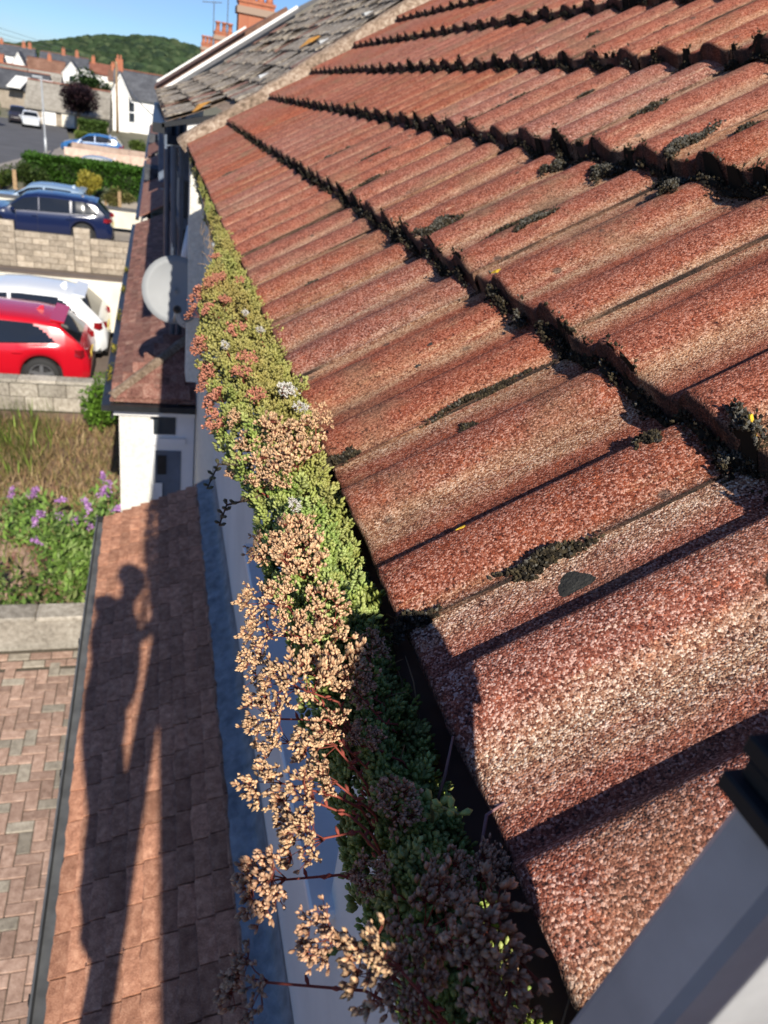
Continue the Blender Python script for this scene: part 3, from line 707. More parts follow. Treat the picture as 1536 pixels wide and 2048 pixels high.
for y, l, mm in ((7.9, 0.55, 'yellow'), (8.9, 0.25, 'yellow'), (10.2, 0.5, 'moss'), (11.8, 0.3, 'yellow'), (13.2, 0.2, 'orange')):
    P = np.stack([nrs.uniform(QX - 0.065, QX - .02, 120), y + nrs.uniform(0, l, 120), QZ - 0.03 + nrs.uniform(0, .03, 120)], 1)
    foliage('gutter_moss', P, 0.03, [(.32, .26, .02), (.22, .2, .03), (.12, .12, .03)], p2)
box('fascia', M['black'], QX + .006, QX + 0.03, 7.3, 17.9, QZ - 0.2, QZ - 0.02, p2)
box('fascia', M['white'], QX + 0.031, 0.19, 7.3, 7.32, QZ - 0.16, QZ - 0.1, p2)
box('pillar', M['roughcast'], -0.55, -0.25, 7.33, 7.6, GZ, QZ - 0.1, p2)
dr = box('door', M['upvc'], -0.249, 0.19, 7.42, 7.46, GZ, QZ - 0.1, p2)
box('pane', M['glass'], -0.22, 0.0, 7.405, 7.4195, -2.86, -2.64, dr); box('rail', M['upvc'], -0.249, 0.1, 7.39, 7.4195, -2.98, -2.9, dr)
box('panel', M['anthracite'], -0.2, 0.06, 7.408, 7.4195, -4.7, -3.05, dr); box('letter_flap', M['black'], -0.18, -0.09, 7.396, 7.4075, -3.32, -3.1, dr)
nt_ = box('notice', M['upvc'], -0.235, -0.13, 7.38, 7.3955, -3.85, -3.42, dr); box('mark', M['sign'], -0.215, -0.16, 7.376, 7.3795, -3.56, -3.48, nt_) if False else None
box('porch_wall', M['roughcast'], -0.55, -0.45, 7.62, 17.85, GZ, QZ - 0.1, p2)
# satellite dish on an arm from the wall
ds = thing('satellite_dish', 'grey oval satellite dish half in shade above the old red porch tiles', 'satellite dish', (0.2, 7.0, -1.35))
V = []; F = []; nr, na = 5, 28; ax = Vector((-0.12, -0.93, 0.34)).normalized(); sx = ax.cross(Vector((0, 0, 1))).normalized(); sy = sx.cross(ax).normalized(); dc = Vector((-0.035, 7.0, -1.27))
for i in range(nr + 1):
    for k in range(na):
        a = 2 * math.pi * k / na; r = i / nr
        p = dc + sx * (0.29 * r * math.cos(a)) + sy * (0.30 * r * math.sin(a)) + ax * (0.05 * r * r - 0.05); V.append(tuple(p))
for i in range(nr):
    for k in range(na): F.append((i * na + k, i * na + (k + 1) % na, (i + 1) * na + (k + 1) % na, (i + 1) * na + k))
dm = MB().add(V, F); dob = dm.build('reflector', M['dish'], ds, True); sd = dob.modifiers.new('thick', 'SOLIDIFY'); sd.thickness = 0.008
lnb = dc + ax * 0.36 - sy * 0.20 - sx * 0.06
MB().tube([dc - sy * 0.28 - ax * 0.02, lnb], 0.012, 6).build('arm', M['galv'], ds, True)
MB().tube([dc - ax * 0.05, dc - ax * 0.18, Vector((0.2, 7.2, -1.4))], 0.02, 6).build('bracket', M['galv'], ds, True)
MB().tube([lnb - ax * 0.07, lnb - ax * .01, lnb + ax * .005, lnb + ax * 0.05], [0.035, 0.035, 0.026, 0.02], 10).build('receiver', M['black'], ds, True)
m = MB()
for k in range(3):
    rr_ = 0.07 + 0.014 * k; m.tube([lnb + Vector((0.09, 0.03, -0.04)) + sx * (-rr_ * math.cos(a)) - sy * (rr_ * 1.2 * math.sin(a)) for a in [math.pi * 1.15 * t / 12 for t in range(13)]], 0.005, 5)
m.build('cable', M['cable'], ds, True)

# houses further along the terrace: party-wall copings, roofs, porches, chimneys
def far_house(y0, y1, off, label, roofmat, wallmat):
    h = thing('terraced_house', label, 'house', (0.2, (y0 + y1) / 2, GZ))
    box('wall', M[wallmat], 0.2, 0.45, y0 + .003, y1, GZ, -0.02 + off, h)
    a = [onroof(-0.1, 0, off), onroof(RIDGE + 0.1, 0, off), onroof(RIDGE + 0.1, 0, off - 0.12), onroof(-0.1, 0, off - 0.12)]
    rf = MB().prism([(p.x, p.z) for p in a], 'y', y0 + 0.1, y1 - 0.02).build('roof', M[roofmat], h)
    b = [onroof(0.02, 0, off + 0.05), onroof(RIDGE - 0.9, 0, off + 0.05), onroof(RIDGE - 0.9, 0, off + 0.085), onroof(0.02, 0, off + 0.085)]
    MB().prism([(p.x, p.z) for p in b], 'y', y0 - 0.10, y0 - 0.01).build('coping', M['white'], h)
    return h, rf
h3, rf3 = far_house(12.45, 18.9, 0.20, 'house with a white coping along its roof edge, beyond the grey roof', 'grey_roof', 'roughcast')
h4, rf4 = far_house(19.1, 31.5, 0.30, 'farther terraced house behind the nearer white roof coping', 'brown_roof', 'render')
def chimney(x, y, z0, z1, w, d, label, pots, grp=None):
    c = thing('chimney', label, 'chimney', (x, y, z0), grp)
    st = box('stack', M['brick'], x - w / 2, x + w / 2, y - d / 2, y + d / 2, z0, z1, c)
    box('band', M['brick'], x - w / 2 - .06, x + w / 2 + .06, y - d / 2 - .06, y + d / 2 + .06, z1 - 0.28, z1 - 0.1, c)
    box('cap', M['brick'], x - w / 2 - .03, x + w / 2 + .03, y - d / 2 - .03, y + d / 2 + .03, z1 + .001, z1 + 0.08, c)
    for k in range(pots):
        px_ = x - w / 2 + w * (k + 0.5) / pots
        MB().lathe([(0.13, z1 + .08), (0.10, z1 + 0.2), (0.10, z1 + 0.42), (0.13, z1 + 0.43), (0.13, z1 + 0.5), (0.08, z1 + 0.5)], (px_, y, 0), 10).build('chimney_pot', M['terracotta'], c, True)
    return c
chimney(2.65, 27, 1.2, 2.72, 1.05, 0.6, 'tall red brick chimney stack nearest on the terrace ridge', 4)
chimney(2.95, 44, 1.0, 2.75, .9, 0.6, 'red brick chimney stack further along behind the nearest one', 3)
chimney(2.77, 55, 0.6, 2.6, .7, 0.6, 'farthest small red brick chimney stack of the terrace', 3)
h5 = thing('terraced_house', 'far end houses of the terrace under the brick chimneys', 'house', (0.3, 45, GZ))
box('wall', M['render'], 0.35, 0.6, 31.6, 62, GZ, 0.1, h5)
MB().prism([(0.1, -0.05), (2.7, 1.75), (5.3, -0.05)], 'y', 31.6, 62).build('roof', M['brown_roof'], h5)
for y0, y1, nm, lab in ((19.0, 33.2, 'porch_tile2', 'red tiled porch roof farther along the terrace beyond the dish'), (34.5, 60, 'porch_tile2', 'most distant red porch roof of the terrace')):
    p = thing('porch', lab, 'porch', (-0.2, y0, GZ)); xw = 0.195
    rf = MB().prism([(QX + 0.05, QZ - .03), (xw, -2.06), (xw, -2.02), (QX + 0.05, QZ)], 'y', y0, y1).build('roof', M[nm], p)
    box('gutter', M['black'], QX - 0.03, QX + 0.045, y0 - .05, y1, QZ - 0.09, QZ - 0.03, p)
    box('wall', M['roughcast'], -0.5, -0.4, y0 + 0.15, y1, GZ, QZ - 0.04, p)
    box('bay', M['anthracite'], -0.15, 0.19, y0 + 3, y0 + 7.5, -2.0, -0.2, p)
    ys = y0
    for k in range(3):
        y = y0 + 2.0 + k * 4.2; box('dark_slab', M['dark_slate'], QX + 0.08, 0.05, y, y + 1.2, QZ + 0.12, -2.0, p) if k == 1 else None  # dark slab lying across the porch roof
d2_ = thing('satellite_dish', 'smaller distant satellite dish above the farther porch roof', 'satellite dish', (0.0, 19.6, -1.9))
MB().lathe([(0.0001, 0.0), (0.15, 0.012), (0.27, 0.05), (0.27, 0.058), (0.0001, 0.012)], (0, 0, 0), 20, 'y').build('reflector', M['dish'], d2_, True)
bpy.context.view_layer.update()
for ch in d2_.children: ch.location = (-0.12, 0, 0.02); ch.rotation_euler = (R(-20), 0, R(170))
MB().tube([(-0.12, 19.55, -1.88), (0.12, 19.6, -1.9), (0.2, 19.7, -1.9)], 0.02, 6).build('bracket', M['galv'], d2_)
for i, (x, y, z) in enumerate(((2.2, 40, 3.7), (2.65, 38, 4.0))):
    a = thing('television_aerial', ('thin television aerial above the farther chimney', 'taller television aerial beside the nearest chimney')[i], 'aerial', (x, y, 1.6))
    MB().tube([(x, y, 1.6), (x, y, z)], 0.02, 5).build('mast', M['wire'], a); MB().tube([(x - .5, y, z - .1), (x + .35, y, z)], 0.015, 5).build('boom', M['wire'], a)
    m = MB(); [m.tube([(x - .45 + .18 * k, y - .2, z - .1 + .02 * k), (x - .45 + .18 * k, y + .2, z - .1 + .02 * k)], 0.012, 4) for k in range(5)]; m.build('elements', M['wire'], a)
# ------------------------------------------------------------------ boundary walls of blocks
def block_wall(label, name, y0, th, tops, mat, bl_, bh, x_end, z0=GZ, coping=None):
    """tops: list of (x0, x1, top z); courses of single blocks on the side facing us"""
    x0 = tops[0][0]; root = thing(name, label, 'wall', (x0, y0, z0)); L = Vector((x0, y0, z0))
    core = MB()
    for a, b, zt in tops: core.box(a + .004, b - .004, y0 + 0.02, y0 + th, z0 - 0.1, zt - 0.01)
    core.build('core', M['jointsand'], root)
    mm = [MB().box(0.006, bl_ - 0.006, 0, 0.06, 0.005, bh - 0.005).build('block', mat, bevel=0.004) for _ in range(2)]
    me = [o.data for o in mm]; [bpy.data.objects.remove(o) for o in mm]
    for a, b, zt in tops:
        n = max(1, round((zt - z0) / bh)); h = (zt - z0) / n
        for i in range(n):
            x = a - (bl_ / 2 if i % 2 else 0)
            while x < b - 0.02:
                xs = max(x, a); xe = min(x + bl_, b)
                if xe - xs > 0.05 and xs > x_end:
                    o = link('block', rnd.choice(me), root, Vector((xs, y0 - 0.0 + rnd.uniform(-.006, .006), z0 + i * h)) - L, (0, 0, rnd.uniform(-.006, .006)))
                    o.scale = ((xe - xs) / bl_, 1, h / bh)
                x += bl_
        if coping:
            xx = a - 0.01
            while xx < b:
                xe = min(xx + 0.6, b + 0.01)
                if xe > x_end: MB().box(xx + .003, xe - .003, y0 - 0.035, y0 + th + 0.035, zt + 0.002, zt + coping).build('coping_stone', mat, root, bevel=0.006)
                xx += 0.6
    return root
lw = thing('garden_wall', 'low weathered grey wall between the brick paving and the overgrown garden', 'wall', (-2.5, 6.56, GZ))
MB().box(-6.6, -0.46, 6.56, 6.75, GZ - .1, GZ + .33).build('wall', M['concrete'], lw, bevel=.01)
for k in range(7):
    x0_ = -6.62 + k * .88; MB().box(x0_, x0_ + .876, 6.53, 6.78, GZ + .331, GZ + .385 + .003 * (k % 2)).build('coping_stone', M['concrete'], lw, bevel=.012)
block_wall('grey block wall in front of the red car', 'garden_wall', 12.92, 0.2, [(-5.4, -0.62, GZ + 0.5)], M['concrete'], 0.44, 0.215, -3.3, coping=0.06)
cw = thing('garden_wall', 'pale cream rendered wall behind the white car', 'wall', (-3, 18.2, GZ))
box('wall', M['cream'], -6.4, -0.55, 18.2, 18.4, GZ - 0.1, GZ + 1.08, cw); box('coping', M['drive'], -6.4, -0.55, 18.19, 18.44, GZ + 1.081, GZ + 1.12, cw)
block_wall('tan concrete block wall with notched top in front of the blue car', 'garden_wall', 23.7, 0.22,
           [(-6.8, -3.99, -3.66), (-3.985, -2.46, -3.91), (-2.455, -2.02, -3.67), (-2.015, -0.6, -3.93)], M['concrete2'], 0.44, 0.155, -5.2)
cw = thing('garden_wall', 'white rendered wall with dark coping behind the blue car', 'wall', (-3, 33, GZ))
box('wall', M['cream'], -6.7, -0.4, 32.4, 32.65, GZ - 0.1, -4.33, cw); box('coping', M['asphalt'], -6.7, -0.4, 32.36, 32.7, -4.329, -4.26, cw)
cw = thing('garden_wall', 'pink block garden wall stepping down beside the distant parked cars', 'wall', (-4, 58, GZ))
for a, b, y, zt in ((-5.9, -0.3, 56.5, -4.35), (-5.6, -0.3, 58.2, -4.15)): box('wall', M['pinkwall'], a, b, y, y + 0.25, GZ - .1, zt, cw)

# ------------------------------------------------------------------ cars: a skinned side profile, built along x (nose at -x), placed by its rear end
def car(label, paintm, rear, yc, L, W, H, kind, name='parked_car', rot=0.0, zg=GZ + 0.0, detail=True):
    hatch = kind in ('hatch', 'suv')
    if kind == 'suv':
        top = [(0, .40), (.03, .50), (.12, .59), (.255, .635), (.30, .67), (.40, .93), (.48, .985), (.60, 1.0), (.80, .985), (.885, .95), (.955, .69), (.985, .58), (1, .42)]
        belt = [(0, .40), (.03, .48), (.12, .56), (.27, .60), (.6, .625), (.86, .655), (.955, .66), (.985, .56), (1, .40)]
    elif kind == 'hatch':
        top = [(0, .36), (.03, .46), (.12, .56), (.24, .625), (.29, .66), (.42, .93), (.50, .985), (.60, 1.0), (.76, .975), (.875, .92), (.965, .67), (.985, .60), (1, .42)]
        belt = [(0, .36), (.03, .45), (.12, .53), (.27, .585), (.6, .62), (.84, .67), (.955, .655), (.985, .58), (1, .40)]
    else:
        top = [(0, .36), (.03, .46), (.12, .56), (.25, .625), (.30, .66), (.44, .94), (.52, .99), (.62, 1.0), (.74, .96), (.87, .72), (.93, .69), (.985, .62), (1, .42)]
        belt = [(0, .36), (.03, .45), (.12, .53), (.27, .59), (.6, .62), (.87, .67), (.95, .66), (.985, .60), (1, .40)]
    fx = lambda t, k: float(np.interp(t, [a for a, b in k], [b for a, b in k]))
    wr = 0.325 if kind != 'suv' else 0.36
    ax = (0.195 * L, 0.80 * L if kind != 'saloon' else 0.79 * L); Ra = wr + 0.045
    hw = [(0, .74), (.04, .88), (.12, .97), (.3, 1.0), (.75, 1.0), (.9, .965), (.97, .9), (1, .80)]
    n = 130; ts = [(i / (n - 1)) for i in range(n)]
    rows = []
    for t in ts:
        x = t * L; zt = (fx(t, top) * 0.5 + fx(min(1, t + .008), top) * .25 + fx(max(0, t - .008), top) * .25) * H; zb = min(fx(t, belt) * H, zt - 0.004)
        w_ = fx(t, hw) * W / 2; zl = 0.19 + (0.07 * (1 - min(1, t / .05)) if t < .05 else 0) + (0.1 * max(0, (t - .95) / .05))
        for a in ax:
            if abs(x - a) < Ra: zl = max(zl, wr + math.sqrt(Ra * Ra - (x - a) ** 2) * 0.98)
        zl = min(zl, zb - 0.05); cab = max(0.0, min(1.0, (zt - zb) / (0.33 * H)))
        wt = w_ * (0.97 - 0.215 * cab)
        ring = [(w_ * 0.93, zl), (w_ * 0.985, zl + (zb - zl) * 0.14), (w_ * 1.0, zl + (zb - zl) * 0.42), (w_ * 0.995, zl + (zb - zl) * .74), (w_ * 0.975, zl + (zb - zl) * .92), (w_ * 0.955, zb)]
        for q in (0.1, 0.22, 0.34, 0.46, 0.58, 0.70, 0.80, 0.89): ring.append((w_ * 0.955 + (wt - w_ * 0.955) * q * (1 - .12 * (1 - q)), zb + (zt - 0.035 * cab - zb) * q))
        ring += [(wt * 0.985, zt - 0.035 * cab), (wt * 0.90, zt - 0.012 * cab), (wt * 0.5, zt + 0.012), (0, zt + 0.018)]
        rows.append((x, ring))
    m = len(rows[0][1]); full = 2 * m - 1
    V = []
    for x, ring in rows:
        bow = 0.0
        for k in range(full):
            yy, zz = ring[k] if k < m else (-ring[full - 1 - k][0], ring[full - 1 - k][1])
            V.append((x - L, yy, zz))
    body = []; side = []; ws = []; rw = []
    pill = {'hatch': [(.545, .562)], 'suv': [(.50, .515), (.715, .73)], 'saloon': [(.55, .565)]}[kind]
    g0, g1 = {'hatch': (.335, .86), 'suv': (.325, .91), 'saloon': (.345, .83)}[kind]
    w0, w1 = {'hatch': (.30, .425), 'suv': (.305, .41), 'saloon': (.305, .445)}[kind]
    r0, r1 = {'hatch': (.885, .958), 'suv': (.892, .952), 'saloon': (.755, .868)}[kind]
    cp = {'hatch': .715, 'suv': .93, 'saloon': .74}[kind]
    for i in range(n - 1):
        t = (ts[i] + ts[i + 1]) / 2
        for k in range(full - 1):
            f = (i * full + k, i * full + k + 1, (i + 1) * full + k + 1, (i + 1) * full + k)
            kk = k if k < m - 1 else full - 2 - k
            rl = g1 - .10 * max(0, (kk - 6) / 7) ** 1.3
            if 6 <= kk < 13 and g0 < t < rl and not any(a < t < b for a, b in pill) and (fx(t, top) - fx(t, belt)) * H > 0.12: side.append(f)
            elif kk >= 15 and w0 < t < w1: ws.append(f)
            elif kk >= 15 and r0 < t < r1: rw.append(f)
            else: body.append(f)
    body += [tuple(range(full)), tuple((n - 1) * full + k for k in range(full - 1, -1, -1))]
    root = thing(name, label, 'car', (0, 0, 0))
    def sub(nm, faces, mat, parent=root):
        used = sorted({v for f in faces for v in f}); mp = {v: i for i, v in enumerate(used)}
        o = MB().add([V[v] for v in used], [tuple(mp[v] for v in f) for f in faces]).build(nm, mat, parent, True); return o
    bo = sub('body', body, paintm)
    cuts = [g0] + [(a + b) / 2 for a, b in pill] + [g1]
    for sgn in (0, 1):
        for a, b in zip(cuts, cuts[1:]):
            fs = [f for f in side if a <= ts[f[0] // full] + .5 / n < b and ((f[0] % full) < m - 1) == (sgn == 0)]
            if fs: sub('side_window', fs, M['carglass'])
    sub('windscreen', ws, M['carglass']); sub('rear_window', rw, M['carglass'])
    MB().box(-L * .97, -L * .03, -W * .44, W * .44, 0.2, 0.5).build('underbody', M['trim'], root)
    for a in ax:
        for s in (-1, 1):
            yw = s * (W / 2 - 0.10)
            ty = MB().lathe([(wr * .66, -.1), (wr * .93, -.105), (wr, -.08), (wr, .08), (wr * .93, .105), (wr * .66, .1)], (a - L, yw, wr), 24, 'y', False).build('tyre', M['tyre'], root, True)
            MB().lathe([(.001, s * .02), (wr * .64, s * .02), (wr * .65, s * .03)], (a - L, yw, wr), 20, 'y').build('hub', M['trim'], ty)
            rim = MB().lathe([(wr * .60, s * .06), (wr * .62, s * .098), (wr * .69, s * .105), (wr * .69, s * .05)], (a - L, yw, wr), 24, 'y', False)
            rim.lathe([(.001, s * .09), (.055, s * .088), (.06, s * .05)], (a - L, yw, wr), 10, 'y', False)
            for q in range(5):
                an = 2 * math.pi * q / 5 + .3; u_ = Vector((math.cos(an), 0, math.sin(an))); t_ = Vector((-math.sin(an), 0, math.cos(an))); c_ = Vector((a - L, yw, wr)); o_ = Vector((0, s, 0))
                rim.hexa([tuple(c_ + u_ * p + t_ * q2 + o_ * r2_) for r2_ in (.055, .088) for p, q2 in ((.04, -.035), (wr * .61, -.028), (wr * .61, .028), (.04, .035))])
            rim.build('rim', M['rim'], ty)
    # lamps, handles, plate, bumper insert, mirrors, aerial fin
    zt = H * (.56 if kind != 'suv' else .585)
    for s in (-1, 1):
        MB().hexa([(-.30, s * W * .455, zt - .06), (-.045, s * W * .33, zt - .07), (.012, s * W * .33, zt - .07), (-.13, s * (W * .487), zt - .06),
                   (-.30, s * W * .44, zt + .06), (-.06, s * W * .33, zt + .05), (-.003, s * W * .33, zt + .05), (-.15, s * (W * .482), zt + .07)]).build('tail_light', M['redlamp'], root)
        MB().box(-L * .965, -L * .92, s * W * .26, s * W * .43, H * .41, H * .49).build('headlight', M['glass'], root)
        for hx in (-.54 * L, -.315 * L): MB().box(hx, hx + .17, s * W * .497, s * W * .512, H * .535, H * .555).build('door_handle', paintm, root, bevel=0.006)
        MB().hexa([(-L * .68, s * W * .485, H * .61), (-L * .645, s * W * .485, H * .61), (-L * .645, s * W * .6, H * .62), (-L * .66, s * W * .6, H * .62),
                   (-L * .68, s * W * .485, H * .67), (-L * .645, s * W * .485, H * .67), (-L * .645, s * W * .6, H * .69), (-L * .66, s * W * .6, H * .69)]).build('mirror', paintm, root, bevel=0.01)
        # bright trim under and over the side glass
        if detail:
            lo = [Vector(V[i * full + (6 if s > 0 else full - 7)]) + Vector((0, s * .006, -.004)) for i in range(n) if g0 - .01 < ts[i] < g1 - .01]
            MB().tube(lo, 0.009, 4).build('window_trim', M['chrome'], root)
            for tq in pill + [(.335 if kind == 'hatch' else .36, 0)]:
                i = int(tq[0] * (n - 1)); pts = [Vector(V[i * full + (k if s > 0 else full - 1 - k)]) + Vector((0, s * .002, 0)) for k in range(1, 6)]
                MB().tube(pts, 0.005, 4).build('door_seam', M['trim'], root)
    MB().box(-.012, .008, -.26, .26, H * .40, H * .47).build('number_plate', M['plate'], root)
    MB().box(-.07, .006, -W * .36, W * .36, .2, .34).build('bumper_insert', M['trim'], root, bevel=0.01)
    MB().hexa([(-L * .2 - .16, -.03, H * .965), (-L * .2, -.03, H * .965), (-L * .2, .03, H * .965), (-L * .2 - .16, .03, H * .965), (-L * .2 - .06, -.008, H * 1.03), (-L * .2, -.006, H * 1.04), (-L * .2, .006, H * 1.04), (-L * .2 - .06, .008, H * 1.03)]).build('aerial_fin', paintm, root)
    if hatch: MB().hexa([(-L * .16, -W * .34, H * .945), (-L * .105, -W * .33, H * .915), (-L * .105, W * .33, H * .915), (-L * .16, W * .34, H * .945), (-L * .16, -W * .34, H * .972), (-L * .102, -W * .33, H * .938), (-L * .102, W * .33, H * .938), (-L * .16, W * .34, H * .972)]).build('roof_spoiler', paintm, root)
    root.location = (rear, yc, zg); root.rotation_euler = (0, 0, rot)
    return root
P_ = dict(red=paint('red_paint', (0.50, 0.006, 0.016)), white=paint('white_car_paint', (0.74, 0.76, 0.77)), blue=paint('dark_blue_paint', (0.006, 0.013, 0.055)),
          silverblue=paint('pale_blue_paint', (0.22, 0.31, 0.42)), midblue=paint('mid_blue_paint', (0.03, 0.13, 0.33)), silver=paint('silver_paint', (0.40, 0.42, 0.43)), black=paint('black_paint', (0.03, 0.025, 0.03)))
car('bright red hatchback parked nose out behind the grey block wall', P_['red'], -1.42, 15.45, 4.2, 1.78, 1.38, 'hatch', zg=GZ - 0.28)
car('white hatchback parked between the red car and the cream wall', P_['white'], -1.20, 17.25, 4.1, 1.78, 1.42, 'hatch', zg=GZ - 0.26)
car('dark blue sport utility car behind the notched block wall', P_['blue'], -1.70, 30.0, 4.75, 1.92, 1.5, 'suv', zg=GZ - 0.24)
car('pale silver blue car seen over the roof of the dark blue one', P_['silverblue'], -2.45, 34.2, 4.3, 1.78, 1.33, 'hatch', zg=-5.21)
car('mid blue hatchback beyond the long clipped hedge', P_['midblue'], -2.45, 60.5, 4.0, 1.72, 1.42, 'hatch', zg=-5.0, detail=False)
car('silver car just showing above the clipped hedge', P_['silver'], -1.35, 43.6, 4.2, 1.75, 1.42, 'saloon', zg=GZ - .02, detail=False)
car('small dark car parked at the far kerb of the road', P_['black'], -12.2, 82.5, 3.4, 1.55, 1.35, 'hatch', rot=R(96), zg=GZ - .03, detail=False)
car('small white car parked at the far kerb of the road', P_['white'], -10.9, 79.8, 3.4, 1.5, 1.25, 'hatch', rot=R(98), zg=GZ - .03, detail=False)

# ------------------------------------------------------------------ vegetation
GREEN = [(.06, .11, .022), (.09, .15, .03), (.12, .19, .04), (.05, .085, .02), (.14, .2, .05)]
def hedge(label, x0, x1, y0, y1, z0, z1, n, size, pal, name='hedge', wob=0.12):
    h = thing(name, label, 'hedge', ((x0 + x1) / 2, (y0 + y1) / 2, z0))
    box('woody_core', M['hedgecore'], x0 + .15, x1 - .15, y0 + .15, y1 - .15, z0 - .1, z1 - .15, h)
    k = nrs.rand(n, 3); side = nrs.randint(0, 4, n)
    X = x0 + (x1 - x0) * k[:, 0]; Y = y0 + (y1 - y0) * k[:, 1]; Z = z0 + (z1 - z0) * k[:, 2]
    Y[side == 0] = y0 + nrs.uniform(-.05, .2, (side == 0).sum()); Z[side >= 2] = z1 - np.abs(nrs.normal(0, .08, (side >= 2).sum()))
    Z += wob * np.sin(X * 2.3) * np.sin(Y * 3 + X) * 0.5; Y += wob * np.sin(X * 5 + Z * 4) * 0.4
    foliage('foliage', np.stack([X, Y, Z], 1), size, pal, h)
def bush(label, c, r, n, size, pal, name='bush', cat='bush', lumps=10, group=None, stems=4):
    b = thing(name, label, cat, (c[0], c[1], c[2] - r[2]), group)
    m = MB()
    for k in range(stems):
        a = rnd.uniform(0, 6.28); q = rnd.uniform(.2, .7)
        m.tube([(c[0], c[1], c[2] - r[2] - .05), (c[0] + r[0] * .3 * q * math.cos(a), c[1] + r[1] * .3 * q * math.sin(a), c[2] - r[2] * .3), (c[0] + r[0] * q * math.cos(a), c[1] + r[1] * q * math.sin(a), c[2] + r[2] * .4)], [.05 * r[2] + .005, .035 * r[2] + .004, .01 * r[2]], 5)
    m.build('trunk' if 'tree' in name else 'stems', M['wood'], b)
    foliage('crown' if 'tree' in name else 'foliage', blob_points(n, c, r, lumps), size, pal, b)
    return b
def tree(label, x, y, z0, h, r, n, size, pal, rz=None, trunk=0.35):
    b = thing('tree', label, 'tree', (x, y, z0)); rz = rz or (h * (1 - trunk) / 2); c = (x, y, z0 + h - rz)
    m = MB().tube([(x, y, z0 - .1), (x + .05, y, z0 + h * .3), (x, y, z0 + h * .7)], [.028 * h, .02 * h, .007 * h], 8)
    for k in range(6):
        a = k * 1.05; m.tube([(x, y, z0 + h * (.28 + .05 * k)), (x + r * .6 * math.cos(a), y + r * .6 * math.sin(a), c[2] + rz * (.1 + .1 * (k % 3)))], [.012 * h, .004 * h], 5)
    m.build('trunk', M['wood'], b); foliage('crown', blob_points(n, c, (r, r, rz), 14), size, pal, b)
PURPLE = [(.022, .012, .016), (.035, .017, .022), (.016, .010, .014), (.05, .024, .028)]
tree('round dark purple tree in front of the grey garage roof', -6.95, 79.6, GZ, 4.15, 2.35, 9000, 0.22, PURPLE, 1.35, 0.2)
tree('round green tree behind the purple one among the white houses', -8.6, 122, GZ, 4.9, 3.4, 6000, 0.4, [(.03, .065, .016), (.045, .085, .022), (.02, .05, .014)], 2.2)
hedge('long clipped green hedge running across behind the parked cars', -6.0, -0.7, 39.6, 41.2, GZ, -3.5, 23000, 0.13, [(.05, .13, .015), (.07, .165, .02), (.04, .10, .012)])
bush('dark green shrub at the road end of the clipped hedge', (-5.6, 38.4, -4.25), (1.0, .8, .66), 4500, .12, [(.05, .085, .018), (.075, .11, .025), (.035, .06, .014)])
bush('lighter green shrub beside the pavement left of the hedge', (-6.9, 39.4, -4.45), (.8, .8, .5), 3000, .12, [(.10, .15, .03), (.13, .18, .04)])
bush('golden yellow shrub in front of the clipped hedge', (-2.95, 36.6, -4.0), (.62, .55, .62), 3500, .10, [(.42, .36, .05), (.5, .42, .08), (.34, .30, .05)])
bush('rounded olive shrub beside the golden one', (-1.75, 36.2, -4.45), (.75, .6, .42), 3000, .10, [(.16, .16, .05), (.22, .2, .07), (.12, .13, .035)])
bush('grey green shrub tucked between golden shrub and olive shrub', (-2.35, 37.2, -4.5), (.5, .5, .38), 1800, .10, [(.16, .20, .12), (.2, .23, .14)])
hedge('square cut hedge near the white gabled house', -6.7, -4.3, 76, 78, GZ, -3.75, 6000, 0.2, [(.06, .11, .02), (.085, .14, .03)])
hedge('low pale hedge in front of the square cut one', -6.6, -5.2, 72, 73, GZ, -4.45, 2200, 0.16, [(.12, .17, .035), (.15, .2, .04)])
bush('small round shrub beside the mid blue car', (-1.6, 63, -4.3), (.85, .7, .6), 2200, .16, [(.10, .15, .03), (.13, .19, .04)])
bush('tall green bush at the far left kerb of the road', (-13.6, 74, -3.6), (1.3, 1.2, 1.4), 4000, .22, [(.05, .09, .018), (.08, .13, .025), (.16, .17, .03)])
bush('shrub between the parked far cars and the purple tree', (-7.4, 88, -4.4), (1.0, .6, .5), 1500, .2, [(.05, .09, .02), (.08, .12, .03)])
